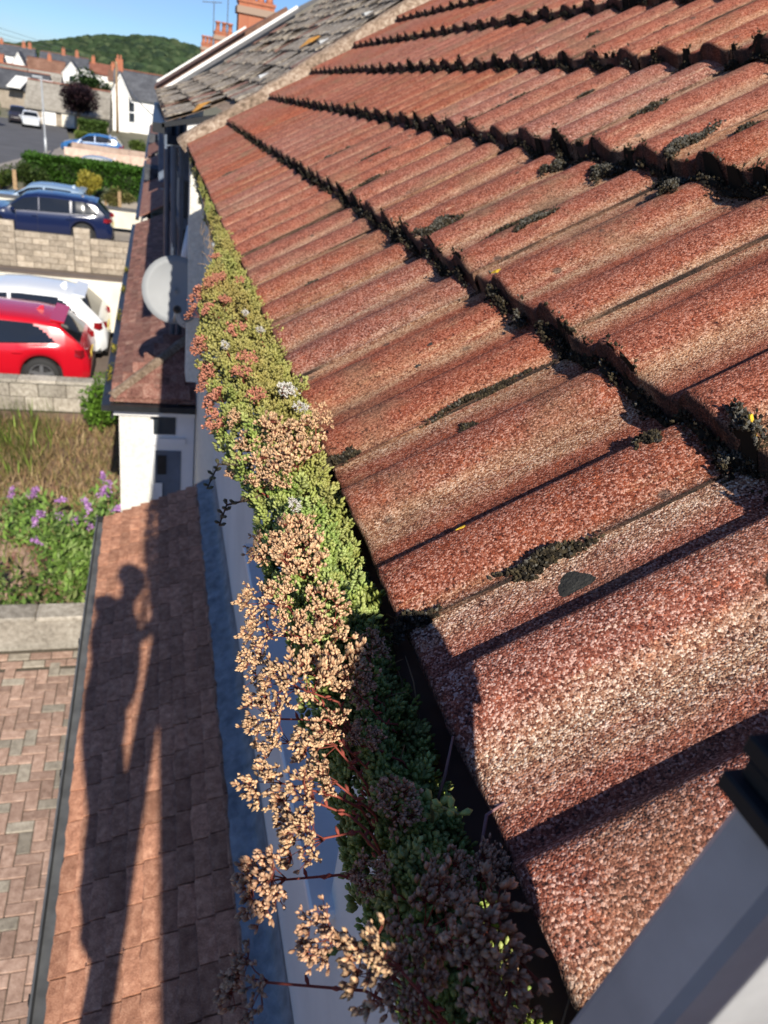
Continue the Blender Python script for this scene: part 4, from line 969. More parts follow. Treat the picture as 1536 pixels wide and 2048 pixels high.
# overgrown garden behind the low wall
bush('bright green weed growing at the foot of the grey wall by the porch', (-1.02, 12.2, -4.45), (.42, .4, .5), 2600, .075, [(.10, .20, .02), (.14, .26, .03), (.08, .15, .02)])
def buddleia(label, x, y, h, r, n, spikes, seed):
    b = thing('buddleia_bush', label, 'shrub', (x, y, GZ)); rr = random.Random(seed); st = MB(); P = []; fl = []
    for k in range(spikes):
        a = rr.uniform(0, 6.28); q = r * rr.uniform(.35, 1.0); hh = h * rr.uniform(.65, 1.08)
        pts = [Vector((x + r * .1 * math.cos(a), y + r * .1 * math.sin(a), GZ)), Vector((x + q * .45 * math.cos(a), y + q * .45 * math.sin(a), GZ + hh * .6)), Vector((x + q * math.cos(a), y + q * math.sin(a), GZ + hh))]
        st.tube(pts, [.012, .008, .004], 4)
        for i in range(int(n / spikes)):
            t = rr.random() ** .8; p = pts[0].lerp(pts[1], t * 2) if t < .5 else pts[1].lerp(pts[2], t * 2 - 1)
            P.append(p + Vector((rr.gauss(0, .10), rr.gauss(0, .10), rr.gauss(0, .05))))
        fl.append((pts[2], (pts[2] - pts[1]).normalized()))
    st.build('stems', M['wood'], b)
    foliage('foliage', np.array([p[:] for p in P]), .095, [(.14, .24, .045), (.19, .31, .06), (.27, .37, .12), (.10, .17, .04)], b, flat_=0.36, up=0.1)
    for p, d in fl:
        d2 = (d + Vector((rr.gauss(0, .35), rr.gauss(0, .35), -.15))).normalized(); L = rr.uniform(.10, .17); n2 = 110
        ts_ = nrs.rand(n2); Q = np.array([(p + d2 * (L * t))[:] for t in ts_]) + np.clip(nrs.normal(size=(n2, 3)), -1.5, 1.5) * (0.02 * (1 - .7 * ts_))[:, None]
        foliage('flower_spike', Q, .03, [(.52, .28, .56), (.62, .38, .66), (.44, .2, .5)], b, flat_=.8)
buddleia('leafy buddleia with lilac flower spikes against the porch gutter', -1.12, 7.75, 0.95, .5, 2600, 9, 1)
buddleia('smaller buddleia with lilac spikes on the weedy paving', -1.85, 8.6, .7, .55, 900, 5, 2)
buddleia('pink flowered weed clump beside the white porch pillar', -0.75, 8.1, 1.0, .3, 420, 4, 3)
n = 900; P = np.stack([nrs.uniform(-2.1, -.75, n), 6.85 + nrs.rand(n) ** 1.6 * .9, GZ + nrs.uniform(0, .3, n)], 1)
tag(foliage('ground_weeds', P, .10, [(.10, .18, .03), (.15, .25, .05), (.22, .27, .08), (.08, .13, .03)], flat_=.4), 'leafy green weeds along the far side of the low wall', 'weeds', kind='stuff')
def grass(label, x0, x1, y0, y1, n, h, pal, lean=.3, kind='stuff', wd=.012):
    X = nrs.uniform(x0, x1, n); Y = nrs.uniform(y0, y1, n); D = nrs.normal(size=(n, 3)) * lean; D[:, 2] = 1
    pal = np.array(pal); c = pal[nrs.randint(0, len(pal), n)] * nrs.uniform(.75, 1.25, (n, 1)); L = h * nrs.uniform(.4, 1.2, n)
    V, F, C = scatter_blobs(np.stack([X, Y, np.full(n, GZ)], 1), D, L, np.full(n, wd), np.full(n, wd), c, QUAD)
    tag(link('grass', npmesh('grass', V, F, M['leaf'], C, False)), label, 'grass', kind=kind)
grass('tall green grass and willowherb at the far left of the garden', -3.2, -1.7, 10.3, 12.6, 1100, .5, [(.22, .34, .05), (.28, .38, .07), (.17, .27, .05)], .22, wd=.022)
grass('dry straw coloured grass over the middle of the garden', -2.6, -.7, 9.3, 12.4, 5200, .26, [(.36, .24, .12), (.42, .31, .16), (.28, .17, .09), (.24, .22, .07)], .9)
grass('thin yellowing weeds in the joints of the old paving', -2.6, -.8, 7.2, 10.0, 2200, .17, [(.22, .24, .06), (.30, .26, .10), (.15, .2, .04)], .7)
# old clay paving of the garden, one by one where it shows bare
gp = thing('garden_paving', 'old clay brick paving showing bare between the weeds', 'paving', (-1.7, 8.5, GZ))
gm = paver_mesh('brick', M['porch_tile2']); gm2 = paver_mesh('brick', M['paver'])
for i in range(15):
    for j in range(16):
        link('brick', (gm, gm2)[rnd.random() < .55], gp, (-2.55 + i * .1 - gp.location.x, 6.95 + j * .205 + (.1 if i % 2 else 0) - gp.location.y, .012 + rnd.uniform(-.004, .004)), (rnd.uniform(-.02, .02), rnd.uniform(-.02, .02), math.pi / 2 + rnd.uniform(-.03, .03)))

# ------------------------------------------------------------------ village
def vhouse(label, x0, x1, y0, y1, z0, ze, zr, wallm, roofm, ridge='x', chim=(), name='house', hip=False, wins=0):
    h = thing(name, label, name.replace('_', ' ').split()[-1] if name != 'house' else 'house', ((x0 + x1) / 2, (y0 + y1) / 2, z0)); xm, ym = (x0 + x1) / 2, (y0 + y1) / 2; o = .25
    k = (zr - ze) / ((y1 - y0) / 2 if ridge == 'x' else (x1 - x0) / 2)
    if ridge == 'x':
        MB().prism([(y0, z0), (y1, z0), (y1, ze), (ym, zr), (y0, ze)], 'x', x0, x1).build('wall', M[wallm], h)
        rf = MB().prism([(y0 - o, ze - o * k + .03), (ym, zr + .03), (y1 + o, ze - o * k + .03), (y1 + o, ze - o * k + .2), (ym, zr + .2), (y0 - o, ze - o * k + .2)], 'x', x0 - .15, x1 + .15).build('roof', M[roofm], h)
        MB().prism([(ym - .14, zr + .201), (ym, zr + .29), (ym + .14, zr + .201)], 'x', x0 - .15, x1 + .15).build('ridge_tiles', M['red_roof'], rf)
    else:
        MB().prism([(x0, z0), (x1, z0), (x1, ze), (xm, zr), (x0, ze)], 'y', y0, y1).build('wall', M[wallm], h)
        rf = MB().prism([(x0 - o, ze - o * k + .03), (xm, zr + .03), (x1 + o, ze - o * k + .03), (x1 + o, ze - o * k + .2), (xm, zr + .2), (x0 - o, ze - o * k + .2)], 'y', y0 - .15, y1 + .15).build('roof', M[roofm], h)
        for s in (-1, 1): MB().prism([(xm, zr + .0), (xm + s * ((x1 - x0) / 2 + o), ze - o * k), (xm + s * ((x1 - x0) / 2 + o), ze - o * k - .25), (xm, zr - .25)], 'y', y0 - .2, y0 - .1515).build('bargeboard', M['white'], rf)
    for k_ in range(wins):
        xx = x0 + (x1 - x0) * (k_ + .5) / wins
        for zz in ([ze - 1.3] if ze - z0 < 3 else [ze - 1.3, z0 + .9]):
            f = box('window', M['upvc'], xx - .5, xx + .5, y0 - .05, y0 + .02, zz, zz + .95, h); box('pane', M['glass'], xx - .43, xx + .43, y0 - .07, y0 - .0505, zz + .07, zz + .88, f)
    for cx_, ht in chim:
        c = box('chimney', M['brick'], cx_ - .35, cx_ + .35, ym - .3, ym + .3, zr - .6, zr + ht, rf)
        for d in (-.15, .15): MB().lathe([(.1, zr + ht), (.09, zr + ht + .35)], (cx_ + d, ym, 0), 8).build('chimney_pot', M['terracotta'], c)
    return h
vhouse('white gabled house with slate roof and red ridge beside the terrace end', -4.3, 1.6, 90, 96, GZ, -1.75, 0.45, 'white', 'dark_slate', 'x', ((-3.9, 1.1),), wins=2)
gx = vhouse('white front wing of the slate roofed house', -4.45, -2.9, 88.6, 89.9, GZ, -1.3, .3, 'white', 'dark_slate', 'y')
gg = vhouse('grey roofed garage with a white door behind the lamp post', -11.7, -4.6, 83.5, 89.5, GZ, -3.6, -1.65, 'concrete2', 'grey_roof', 'x', name='garage')
box('garage_door', M['white'], -10.4, -9.2, 83.40, 83.499, GZ, -3.7, gg); box('garage_door', M['cream'], -8.7, -7.6, 83.40, 83.499, GZ, -3.7, gg)
vhouse('dark roofed house with white skylights left of the garage', -17.5, -11.8, 100, 106, GZ, -2.9, -1.3, 'concrete2', 'dark_slate', 'x')
sk = thing('lean_to_roof', 'sloping white glazed roof beside the dark roofed house', 'roof', (-13, 99, -3))
for a in (-15.6, -13.3): MB().hexa([(a, 98.6, -2.75), (a + 1.4, 98.6, -2.75), (a + 2.0, 101.5, -1.7), (a + .6, 101.5, -1.7), (a, 98.6, -2.65), (a + 1.4, 98.6, -2.65), (a + 2.0, 101.5, -1.6), (a + .6, 101.5, -1.6)]).build('panel', M['white'], sk)
vhouse('white house with long brown roof in the village', -24.2, -17.6, 178, 184, -6, -1.75, 0.25, 'white', 'brown_roof', 'x', ((-20.3, 1.0),), wins=3)
vhouse('white gabled house at the left end of the brown roof', -26.2, -24.3, 176, 181, -6, -.9, .9, 'white', 'dark_slate', 'y', wins=1)
vhouse('white gabled house with dark roof at the right end of the brown roof', -17.4, -14.2, 174, 180, -6, -1.2, .75, 'white', 'dark_slate', 'y', wins=1)
vhouse('dark slate house behind the brown roofed one', -24, -14.5, 196, 203, -6, .0, 1.7, 'white', 'dark_slate', 'x', ((-19.5, 1.2), (-16.8, 1.2)))
vhouse('red roofed houses at the far left edge of the village', -34, -27.6, 172, 178, -6, -1.8, -.1, 'white', 'red_roof', 'x', ((-29.5, 1),), wins=2)
vhouse('slate roofed house behind the red roofs on the left', -36, -26.3, 205, 212, -6, .1, 1.9, 'white', 'dark_slate', 'x', ((-28.5, 1.1), (-27.3, 1.1), (-33, 1)))
vhouse('small red roofed house right of the brown roof below the wood', -13.4, -9.6, 186, 192, -6, -.6, 1.1, 'white', 'red_roof', 'x', ((-12.8, 1.2),))
vhouse('brown roofed house behind the green tree', -9.4, -5.2, 178, 184, -6, -1.3, .4, 'cream', 'brown_roof', 'x', ((-8.6, 1.3),))
vhouse('white gabled house half hidden by the green tree', -12.6, -10.6, 160, 166, -6, -1.8, -.3, 'white', 'dark_slate', 'y')
vhouse('pale house front below the brown roofs', -23, -15.5, 150, 155, -6, -2.9, -1.5, 'white', 'grey_roof', 'x', wins=3)
vhouse('red roofed cottage low on the left of the village', -24.5, -19.5, 140, 146, -6, -2.7, -1.2, 'white', 'red_roof', 'x', ((-23, .8),), wins=2)
vhouse('grey roofed house at the left end of the road', -22, -16.5, 118, 124, -6, -2.6, -1.1, 'concrete2', 'grey_roof', 'x')
for i, (x, y, h, r) in enumerate(((-31, 225, 7.6, 6), (-19, 232, 7, 5), (-9, 225, 6.8, 6), (-2, 180, 6.0, 4.5), (-24, 236, 7.5, 6))):
    tree(('tree behind the leftmost village roofs', 'tree above the middle of the village', 'tree between village and wood on the right', 'tree right behind the white gabled house', 'tree behind the slate roofs of the village')[i], x, y, -6, h, r, 2200, .6, [(.03, .065, .018), (.045, .085, .025), (.02, .05, .014)])
lp = thing('street_lamp', 'tall pale street lamp post at the corner of the road', 'street lamp', (-6.55, 52.8, GZ))
MB().tube([(-6.55, 52.8, GZ), (-6.55, 52.8, GZ + 1.2), (-6.55, 52.8, GZ + 1.21), (-6.57, 52.8, -.6)], [.085, .085, .055, .045], 8).build('post', M['galv'], lp, True)
MB().box(-7.05, -6.5, 52.72, 52.88, -.62, -.5).build('lamp_head', M['galv'], lp, bevel=.03)
tp = thing('telegraph_pole', 'wooden telegraph pole in front of the white gabled house', 'pole', (-3.9, 86, GZ)); MB().tube([(-3.9, 86, GZ), (-3.9, 86, 1.2)], [.13, .09], 8).build('post', M['wood'], tp, True)
for i, (a, b, sag, lb) in enumerate((((-30, 74, 5.2), (-8.6, 120, 1.6), .3, 'upper overhead telephone wire crossing the sky at the left'), ((-30, 70, 3.6), (-8.6, 120, 1.2), .4, 'lower overhead telephone wire crossing the sky at the left'), ((-30, 70, 4.5), (-8.8, 120, 1.4), .4, 'middle overhead telephone wire crossing the sky at the left'), ((-3.9, 86, 1.0), (0.1, 24, -0.8), .5, 'thin wire from the telegraph pole to the terrace'))):
    pts = [Vector(a).lerp(Vector(b), t / 10) - Vector((0, 0, sag * 4 * t / 10 * (1 - t / 10))) for t in range(11)]
    tag(MB().tube(pts, .02, 4).build('overhead_wire', M['wire']), lb, 'wire')
tag(MB().box(-13.35, -12.75, 72.2, 72.8, GZ - .05, GZ + 1.0).build('wheelie_bin', M['bin'], bevel=.04), 'small blue wheelie bin at the far left kerb', 'bin')
# a wooden stake in the garden behind
st = box('wooden_stake', M['wood'], -6.05, -5.9, 37.2, 37.35, GZ, -3.9); tag(st, 'wooden post beside the dark green shrub', 'post')
st = box('wooden_stake', M['wood'], -1.75, -1.62, 35.2, 35.3, GZ, -4.0); tag(st, 'wooden post in front of the olive shrub', 'post')

# ------------------------------------------------------------------ sedum growing out of the gutter
def lerp_tab(x, tab): return np.interp(x, [a for a, b in tab], [b for a, b in tab])
XL = [(0.0, -.070), (.3, -.075), (.42, -.078), (.55, -.088), (.7, -.098), (.85, -.115), (1.0, -.125), (1.25, -.13), (1.6, -.108), (1.9, -.065), (2.2, -.034), (3, -.022), (4, -.012), (5.6, .008)]
XR = [(0.0, .002), (.4, .0), (.6, -.002), (.9, .004), (1.5, .012), (2.5, .014), (5.6, .03)]
ZT = [(0.0, -.030), (.4, -.028), (.5, -.014), (.7, .004), (1.0, .012), (1.6, .006), (2.2, -.008), (3, -.025), (5.6, -.04)]
def sedum(y0, y1, n, leaves, blob, Lf, Wf, seed, cols):
    r = np.random.RandomState(seed); Y = r.uniform(y0, y1, n); xl = lerp_tab(Y, XL); xr = lerp_tab(Y, XR); t = r.rand(n); X = xl + (xr - xl) * t
    dome = 1 - np.abs(2 * t - 0.9) ** 2.4
    Z = lerp_tab(Y, ZT) + 0.018 * dome - 0.012 + r.normal(0, .008, n) + .008 * np.sin(Y * 31 + X * 25) * np.sin(X * 60 + Y * 11)
    hang = t < 0.16; Z[hang] -= r.uniform(0, .035, hang.sum())
    near = (Y < .62) & (X > -.04); Z[near] -= .012
    keep = np.ones(n, bool)
    far = Y > 2.3; keep[far] = np.sin(Y[far] * 9) + np.sin(Y[far] * 23) * .7 + r.normal(0, .5, far.sum()) > lerp_tab(Y[far], [(2.3, -1.4), (3.2, -.2), (5.6, .9)])
    X, Y, Z, t = X[keep], Y[keep], Z[keep], t[keep]; n = len(X)
    D = np.stack([(t - .55) * 1.1 + r.normal(0, .28, n), -.35 + r.normal(0, .3, n), 1 + r.normal(0, .15, n)], 1); A, B, Dn = frames(D)
    H_ = .026 * r.uniform(.7, 1.35, n)
    base = np.array(cols)[r.randint(0, len(cols), n)]
    hue = 0.5 + .5 * np.sin(Y * 7 + X * 40) * np.cos(Y * 3.1 + 1)
    tan_ = np.clip(lerp_tab(Y, [(0, 0), (.7, .1), (1.0, .45), (1.6, .6), (2.4, .45), (3, .35), (5.6, .5)]) + (hue - .5) * .6, 0, .85)[:, None]
    base = base * (1 - tan_) + np.array([(.40, .28, .09)]) * tan_
    P = []; DD = []; LL = []; CC = []
    for i in range(leaves):
        f = (i + .5) / leaves; a = i * 2.4 + r.uniform(0, 6.28, n); tilt = 1.15 - .85 * f + r.normal(0, .14, n)
        rad = np.cos(a)[:, None] * A + np.sin(a)[:, None] * B
        P.append(np.stack([X, Y, Z], 1) + Dn * ((f - .75) * H_)[:, None] + rad * .0012)
        DD.append(rad * np.sin(tilt)[:, None] + Dn * np.cos(tilt)[:, None]); LL.append(Lf * (1.15 - .5 * f) * r.uniform(.8, 1.2, n))
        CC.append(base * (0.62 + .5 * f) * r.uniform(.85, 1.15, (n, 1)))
    P = np.concatenate(P); L = np.concatenate(LL)
    return scatter_blobs(P, np.concatenate(DD), L, L * Wf, L * Wf * .72, np.concatenate(CC), blob)
LB = leaf_blob(5); LS = leaf_blob(4, ((0.6, 1.0),))
SG = [(.30, .37, .085), (.36, .42, .11), (.23, .31, .065), (.42, .47, .15), (.32, .35, .10)]
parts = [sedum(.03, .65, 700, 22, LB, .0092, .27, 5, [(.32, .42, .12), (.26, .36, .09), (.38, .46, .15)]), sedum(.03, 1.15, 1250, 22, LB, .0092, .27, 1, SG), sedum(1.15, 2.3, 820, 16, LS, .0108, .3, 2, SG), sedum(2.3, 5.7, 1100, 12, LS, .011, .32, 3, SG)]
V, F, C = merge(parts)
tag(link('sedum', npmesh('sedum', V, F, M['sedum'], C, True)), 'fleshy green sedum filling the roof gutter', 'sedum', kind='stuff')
# dark litter, runners and dead stems under the leaves
m = MB(); rs_ = random.Random(6)
for k in range(260):
    y = rs_.uniform(.08, 2.6); x = rs_.uniform(-.06, .004); p = Vector((x, y, -.045 - rs_.uniform(0, .01))); d = Vector((rs_.uniform(-.5, .5), rs_.uniform(-1, 1), rs_.uniform(.1, .9))).normalized() * rs_.uniform(.02, .05)
    m.tube([p, p + d * .5 + Vector((0, 0, .006)), p + d], [.0009, .0007, .0004], 3, False)
tag(m.build('dead_stems', M['wood']), 'tangle of dead stems under the sedum', 'stems', kind='stuff')

PALS = {0: ((.32, .10, .05), (.92, .64, .37)), 1: ((.40, .11, .07), (.74, .34, .22)), 2: ((.38, .15, .08), (.82, .53, .33)), 3: ((.5, .48, .36), (.86, .83, .78))}  # brown set: heads in shade, with some shade put into their colours
BUD = leaf_blob(4, ((0.28, 0.75), (0.66, 1.0)))
def head_mesh(seed, tone):
    r = np.random.RandomState(seed); P = []; D = []; st = []
    nb = r.randint(5, 8)
    for b in range(nb):
        a = 2 * math.pi * (b + r.uniform(-.3, .3)) / nb; q = r.uniform(.35, .72)
        c = np.array([q * math.cos(a), q * math.sin(a), .12 - .35 * q * q + r.uniform(-.1, .1)]); st.append([(0, 0, -1.0), tuple(c * .5 + np.array([0, 0, -.42])), tuple(c - np.array([0, 0, .08]))])
        for k in range(r.randint(14, 22)):
            o = r.normal(0, .19, 3); o[2] *= .55; p = c + o; d = p * np.array([.55, .55, .2]) + np.array([0, 0, .75]) + r.normal(0, .22, 3)
            st.append([tuple(c - np.array([0, 0, .1])), tuple(p)])
            for s in range(3):
                P.append(p); D.append(d / np.linalg.norm(d) + r.normal(0, .30, 3))
    P = np.array(P); D = np.array(D); n = len(P); L = r.uniform(.16, .30, n); lo, hi = PALS[tone]
    v = r.uniform(.6, 1.2, (n, 1)) * np.where(r.rand(n, 1) < .18, .55, 1.0)
    A = scatter_blobs(P, D, L, L * .24, L * .19, np.array([lo]) * v, BUD, np.array([hi]) * v)
    sm_ = MB(); [sm_.tube(q, [.024, .016, .010][-len(q):], 4, False) for q in st]
    sv = np.array([p[:] for p in [Vector(q) for q in sm_.v]]); sf = np.array([(f[0], f[1], f[2]) for f in sm_.f] + [(f[0], f[2], f[3]) for f in sm_.f])
    Bp = (sv, sf, np.tile(np.array([(.26, .07, .05)]), (len(sv), 1)))
    V, F, C = merge([A, Bp]); return npmesh('flower_head', V, F, M['seed'], C, True)
HM = {t: [head_mesh(100 + t * 10 + k, t) for k in range(5 if t != 3 else 2)] for t in PALS}
HEADS = [(-0.077,0.526,0.020,0.021,0),(-0.100,0.483,0.020,0.016,0),(-0.067,0.461,0.020,0.019,0),(-0.096,0.440,0.020,0.015,0),(-0.117,0.471,-0.010,0.017,0),(-0.079,0.418,0.020,0.020,0),(-0.114,0.390,0.010,0.016,0),(-0.093,0.376,0.025,0.019,0),(-0.066,0.392,0.020,0.017,0),(-0.032,0.436,0.000,0.012,2),(-0.058,0.382,0.010,0.015,2),(-0.122,0.349,0.000,0.013,0),(-0.102,0.321,0.020,0.018,0),(-0.089,0.334,0.020,0.012,0),(-0.063,0.342,0.000,0.010,2),(-0.132,0.313,-0.000,0.017,0),(-0.120,0.288,0.010,0.016,0),(-0.103,0.294,0.020,0.011,0),(-0.054,0.290,0.000,0.016,2),(-0.142,0.246,0.000,0.016,2),(-0.081,0.241,0.000,0.011,2),(-0.122,0.195,0.030,0.014,2),(-0.107,0.172,0.045,0.018,0),(-0.155,0.196,0.000,0.014,2),(-0.053,0.166,0.050,0.022,2),(-0.063,0.198,0.020,0.018,2),(-0.085,0.175,0.020,0.018,2),(-0.037,0.233,0.000,0.016,2),(-0.011,0.236,0.000,0.013,2),(-0.049,0.152,0.030,0.017,2),(-0.087,0.805,0.010,0.018,0),(-0.104,0.813,-0.030,0.017,2),(-0.124,0.887,0.000,0.016,1),(-0.121,0.956,0.000,0.018,1),(-0.066,0.781,0.040,0.020,0),(-0.051,0.725,0.035,0.022,0),(-0.034,0.763,0.040,0.017,0),(-0.083,0.724,0.020,0.019,0),(-0.090,0.701,0.010,0.015,0),(-0.010,0.802,0.045,0.016,0),(-0.034,0.899,0.040,0.020,3),(-0.022,0.865,0.030,0.014,3),(-0.128,1.194,0.000,0.018,1),(-0.123,1.067,0.000,0.017,1),(-0.130,1.013,0.000,0.013,1),(-0.116,1.542,0.000,0.019,1),(-0.132,1.397,0.000,0.015,1),(-0.091,1.563,0.020,0.015,1),(-0.065,1.828,0.020,0.014,1),(-0.108,1.345,0.020,0.014,1),(-0.070,1.196,0.030,0.015,1),(-0.032,1.566,0.030,0.013,1),(-0.075,1.387,0.030,0.013,1),(-0.069,1.044,0.030,0.015,1),(-0.082,0.987,0.030,0.013,1),(-0.072,1.571,0.030,0.014,1),(-0.033,1.206,0.030,0.010,3),(-0.047,1.310,0.030,0.012,3),(-0.069,0.610,0.030,0.010,3),(-0.104,0.848,0.020,0.012,0),(-0.065,0.762,0.030,0.014,0),(-0.074,0.674,0.030,0.015,0),(-0.071,0.564,0.030,0.016,0),(-0.083,0.555,0.020,0.016,0),(-0.096,1.109,0.030,0.010,3),(-0.074,0.902,0.030,0.012,1),] + [(-.118, .50, .0, .016, 0), (-.125, .43, -.005, .015, 0), (-.108, .56, .01, .016, 0), (-.128, .37, .0, .015, 0), (-.118, .265, .01, .015, 0), (-.088, .55, .022, .016, 0)]
ORD = ['first', 'second', 'third', 'fourth', 'fifth', 'sixth', 'seventh', 'eighth', 'ninth', 'tenth', 'eleventh', 'twelfth', 'thirteenth', 'fourteenth', 'fifteenth', 'sixteenth', 'seventeenth', 'eighteenth', 'nineteenth', 'twentieth']
cnts = {}
for x, y, z, r, tone in sorted(HEADS, key=lambda h: h[1]):
    side = 'hanging out over the lip' if x < -.105 else ('over mid gutter by the sill' if y < .5 else 'over mid gutter beyond the sill') if x < -.05 else 'on the roof tile side'
    key = ({0: 'pale peach', 1: 'coral', 2: 'brown shaded', 3: 'white'}[tone], side); c = cnts.get(key, 0); cnts[key] = c + 1
    if tone == 3: r *= .62
    lab = '%s sedum flower head %s, %s from the photo bottom' % (key[0], key[1], ORD[min(c, 19)])
    rt = Vector((max(-.055, min(-.012, x + .045)), y - .012 + rnd.uniform(-.015, .015), -.045))
    t = thing('sedum_flower', lab, 'flower head', rt, 'dried sedum flower heads along the gutter')
    hp = Vector((x, y, z)); up = Vector(((x + .05) * 5 + rnd.uniform(-.3, .3), -.35 + rnd.uniform(-.3, .3), 1)).normalized()
    if x < -.1: up = Vector((-.9 + rnd.uniform(-.2, .2), -.25 + rnd.uniform(-.3, .3), .55)).normalized()
    neck = hp - up * r * 1.0; mid = rt.lerp(neck, .5) + Vector((rnd.uniform(-.006, .006), rnd.uniform(-.012, .012), rnd.uniform(.012, .026) if x < -.1 else .004)) 
    sm_ = MB().tube([rt, rt.lerp(mid, .5) + Vector((0, 0, .008)), mid, mid.lerp(neck, .6), neck], [.0009, .0009, .0008, .0007, .0006], 5)
    for k in range(7):
        q = (k + 1) / 9; p = rt.lerp(mid, q * 2) if q < .5 else mid.lerp(neck, q * 2 - 1); a = k * 2.4
        d = Vector((math.cos(a), math.sin(a), .5)) * .005; sm_.tube([p, p + d * .5, p + d], [.0006, .0013, .0003], 4)
    so_ = sm_.build('stem', M['seed'], t, True)
    ca = so_.data.color_attributes.new('Col', 'FLOAT_COLOR', 'POINT'); ca.data.foreach_set('color', [v for _ in so_.data.vertices for v in (.34, .085, .06, 1)])
    o = link('flower_head', HM[tone][rnd.randrange(len(HM[tone]))], t, hp - rt, up.to_track_quat('Z', 'Y').to_euler()); o.rotation_euler.rotate_axis('Z', rnd.uniform(0, 6.28)); s = r * rnd.uniform(1.05, 1.3); o.scale = (s, s, s)
# a few leggy green shoots and dry twigs that stand clear of the mat
def shoot(label, pts, lf, colr, name='sedum_shoot', n=14, cat='shoot'):
    t = thing(name, label, cat, pts[0]); pts = [Vector(p) for p in pts]
    so_ = MB().tube(pts, [.0013, .0012, .0008][:len(pts)] if len(pts) == 3 else .001, 5).build('stem', M['seed'], t, True)
    ca = so_.data.color_attributes.new('Col', 'FLOAT_COLOR', 'POINT'); ca.data.foreach_set('color', [v for _ in so_.data.vertices for v in (colr[0] * .9, colr[1] * .7, colr[2], 1)])
    if n:
        P = []; D = []
        for i in range(n):
            q = (i + 1) / n; p = pts[0].lerp(pts[1], q * 2) if q < .5 else pts[1].lerp(pts[2], q * 2 - 1); P.append(p[:]); a = i * 2.4; D.append((math.cos(a), math.sin(a), .55))
        P = np.array(P); L = np.full(n, lf); V, F, C = scatter_blobs(P, np.array(D), L, L * .3, L * .22, np.tile(np.array([colr]), (n, 1)) * nrs.uniform(.8, 1.2, (n, 1)), LB)
        link('leaves', npmesh('leaves', V - np.array(pts[0]), F, M['sedum'], C), t)
shoot('bright lit green shoot with narrow leaves near the tile edge', [(-.03, .272, -.03), (-.032, .285, .0), (-.024, .265, .012)], .009, (.40, .45, .12))
shoot('single upright green sedum sprig standing clear in the shade gap', [(-.022, .475, -.045), (-.022, .47, -.02), (-.024, .465, .004)], .009, (.24, .32, .08))
shoot('dark leafy sprig drooping over the gutter lip', [(-.09, .78, -.01), (-.125, .80, -.02), (-.138, .785, -.045)], .009, (.12, .11, .05))
shoot('second dark sprig drooping over the lip, lower down', [(-.09, .70, -.01), (-.122, .71, -.025), (-.13, .70, -.045)], .009, (.14, .10, .05))
shoot('trailing green runner along the bottom of the gutter plants', [(-.06, .235, -.03), (-.085, .215, -.012), (-.115, .205, .0)], .008, (.2, .26, .06))
shoot('dry forked twig lying against the eaves tile', [(-.012, .245, -.03), (-.003, .268, .004), (.012, .274, .006)], .006, (.42, .30, .20), 'dry_twig', 0, 'twig')
shoot('thin dead stalk curving up beside the tile edge', [(-.02, .30, -.05), (-.012, .312, -.01), (-.006, .325, .012)], .006, (.35, .26, .16), 'dry_twig', 0, 'twig')

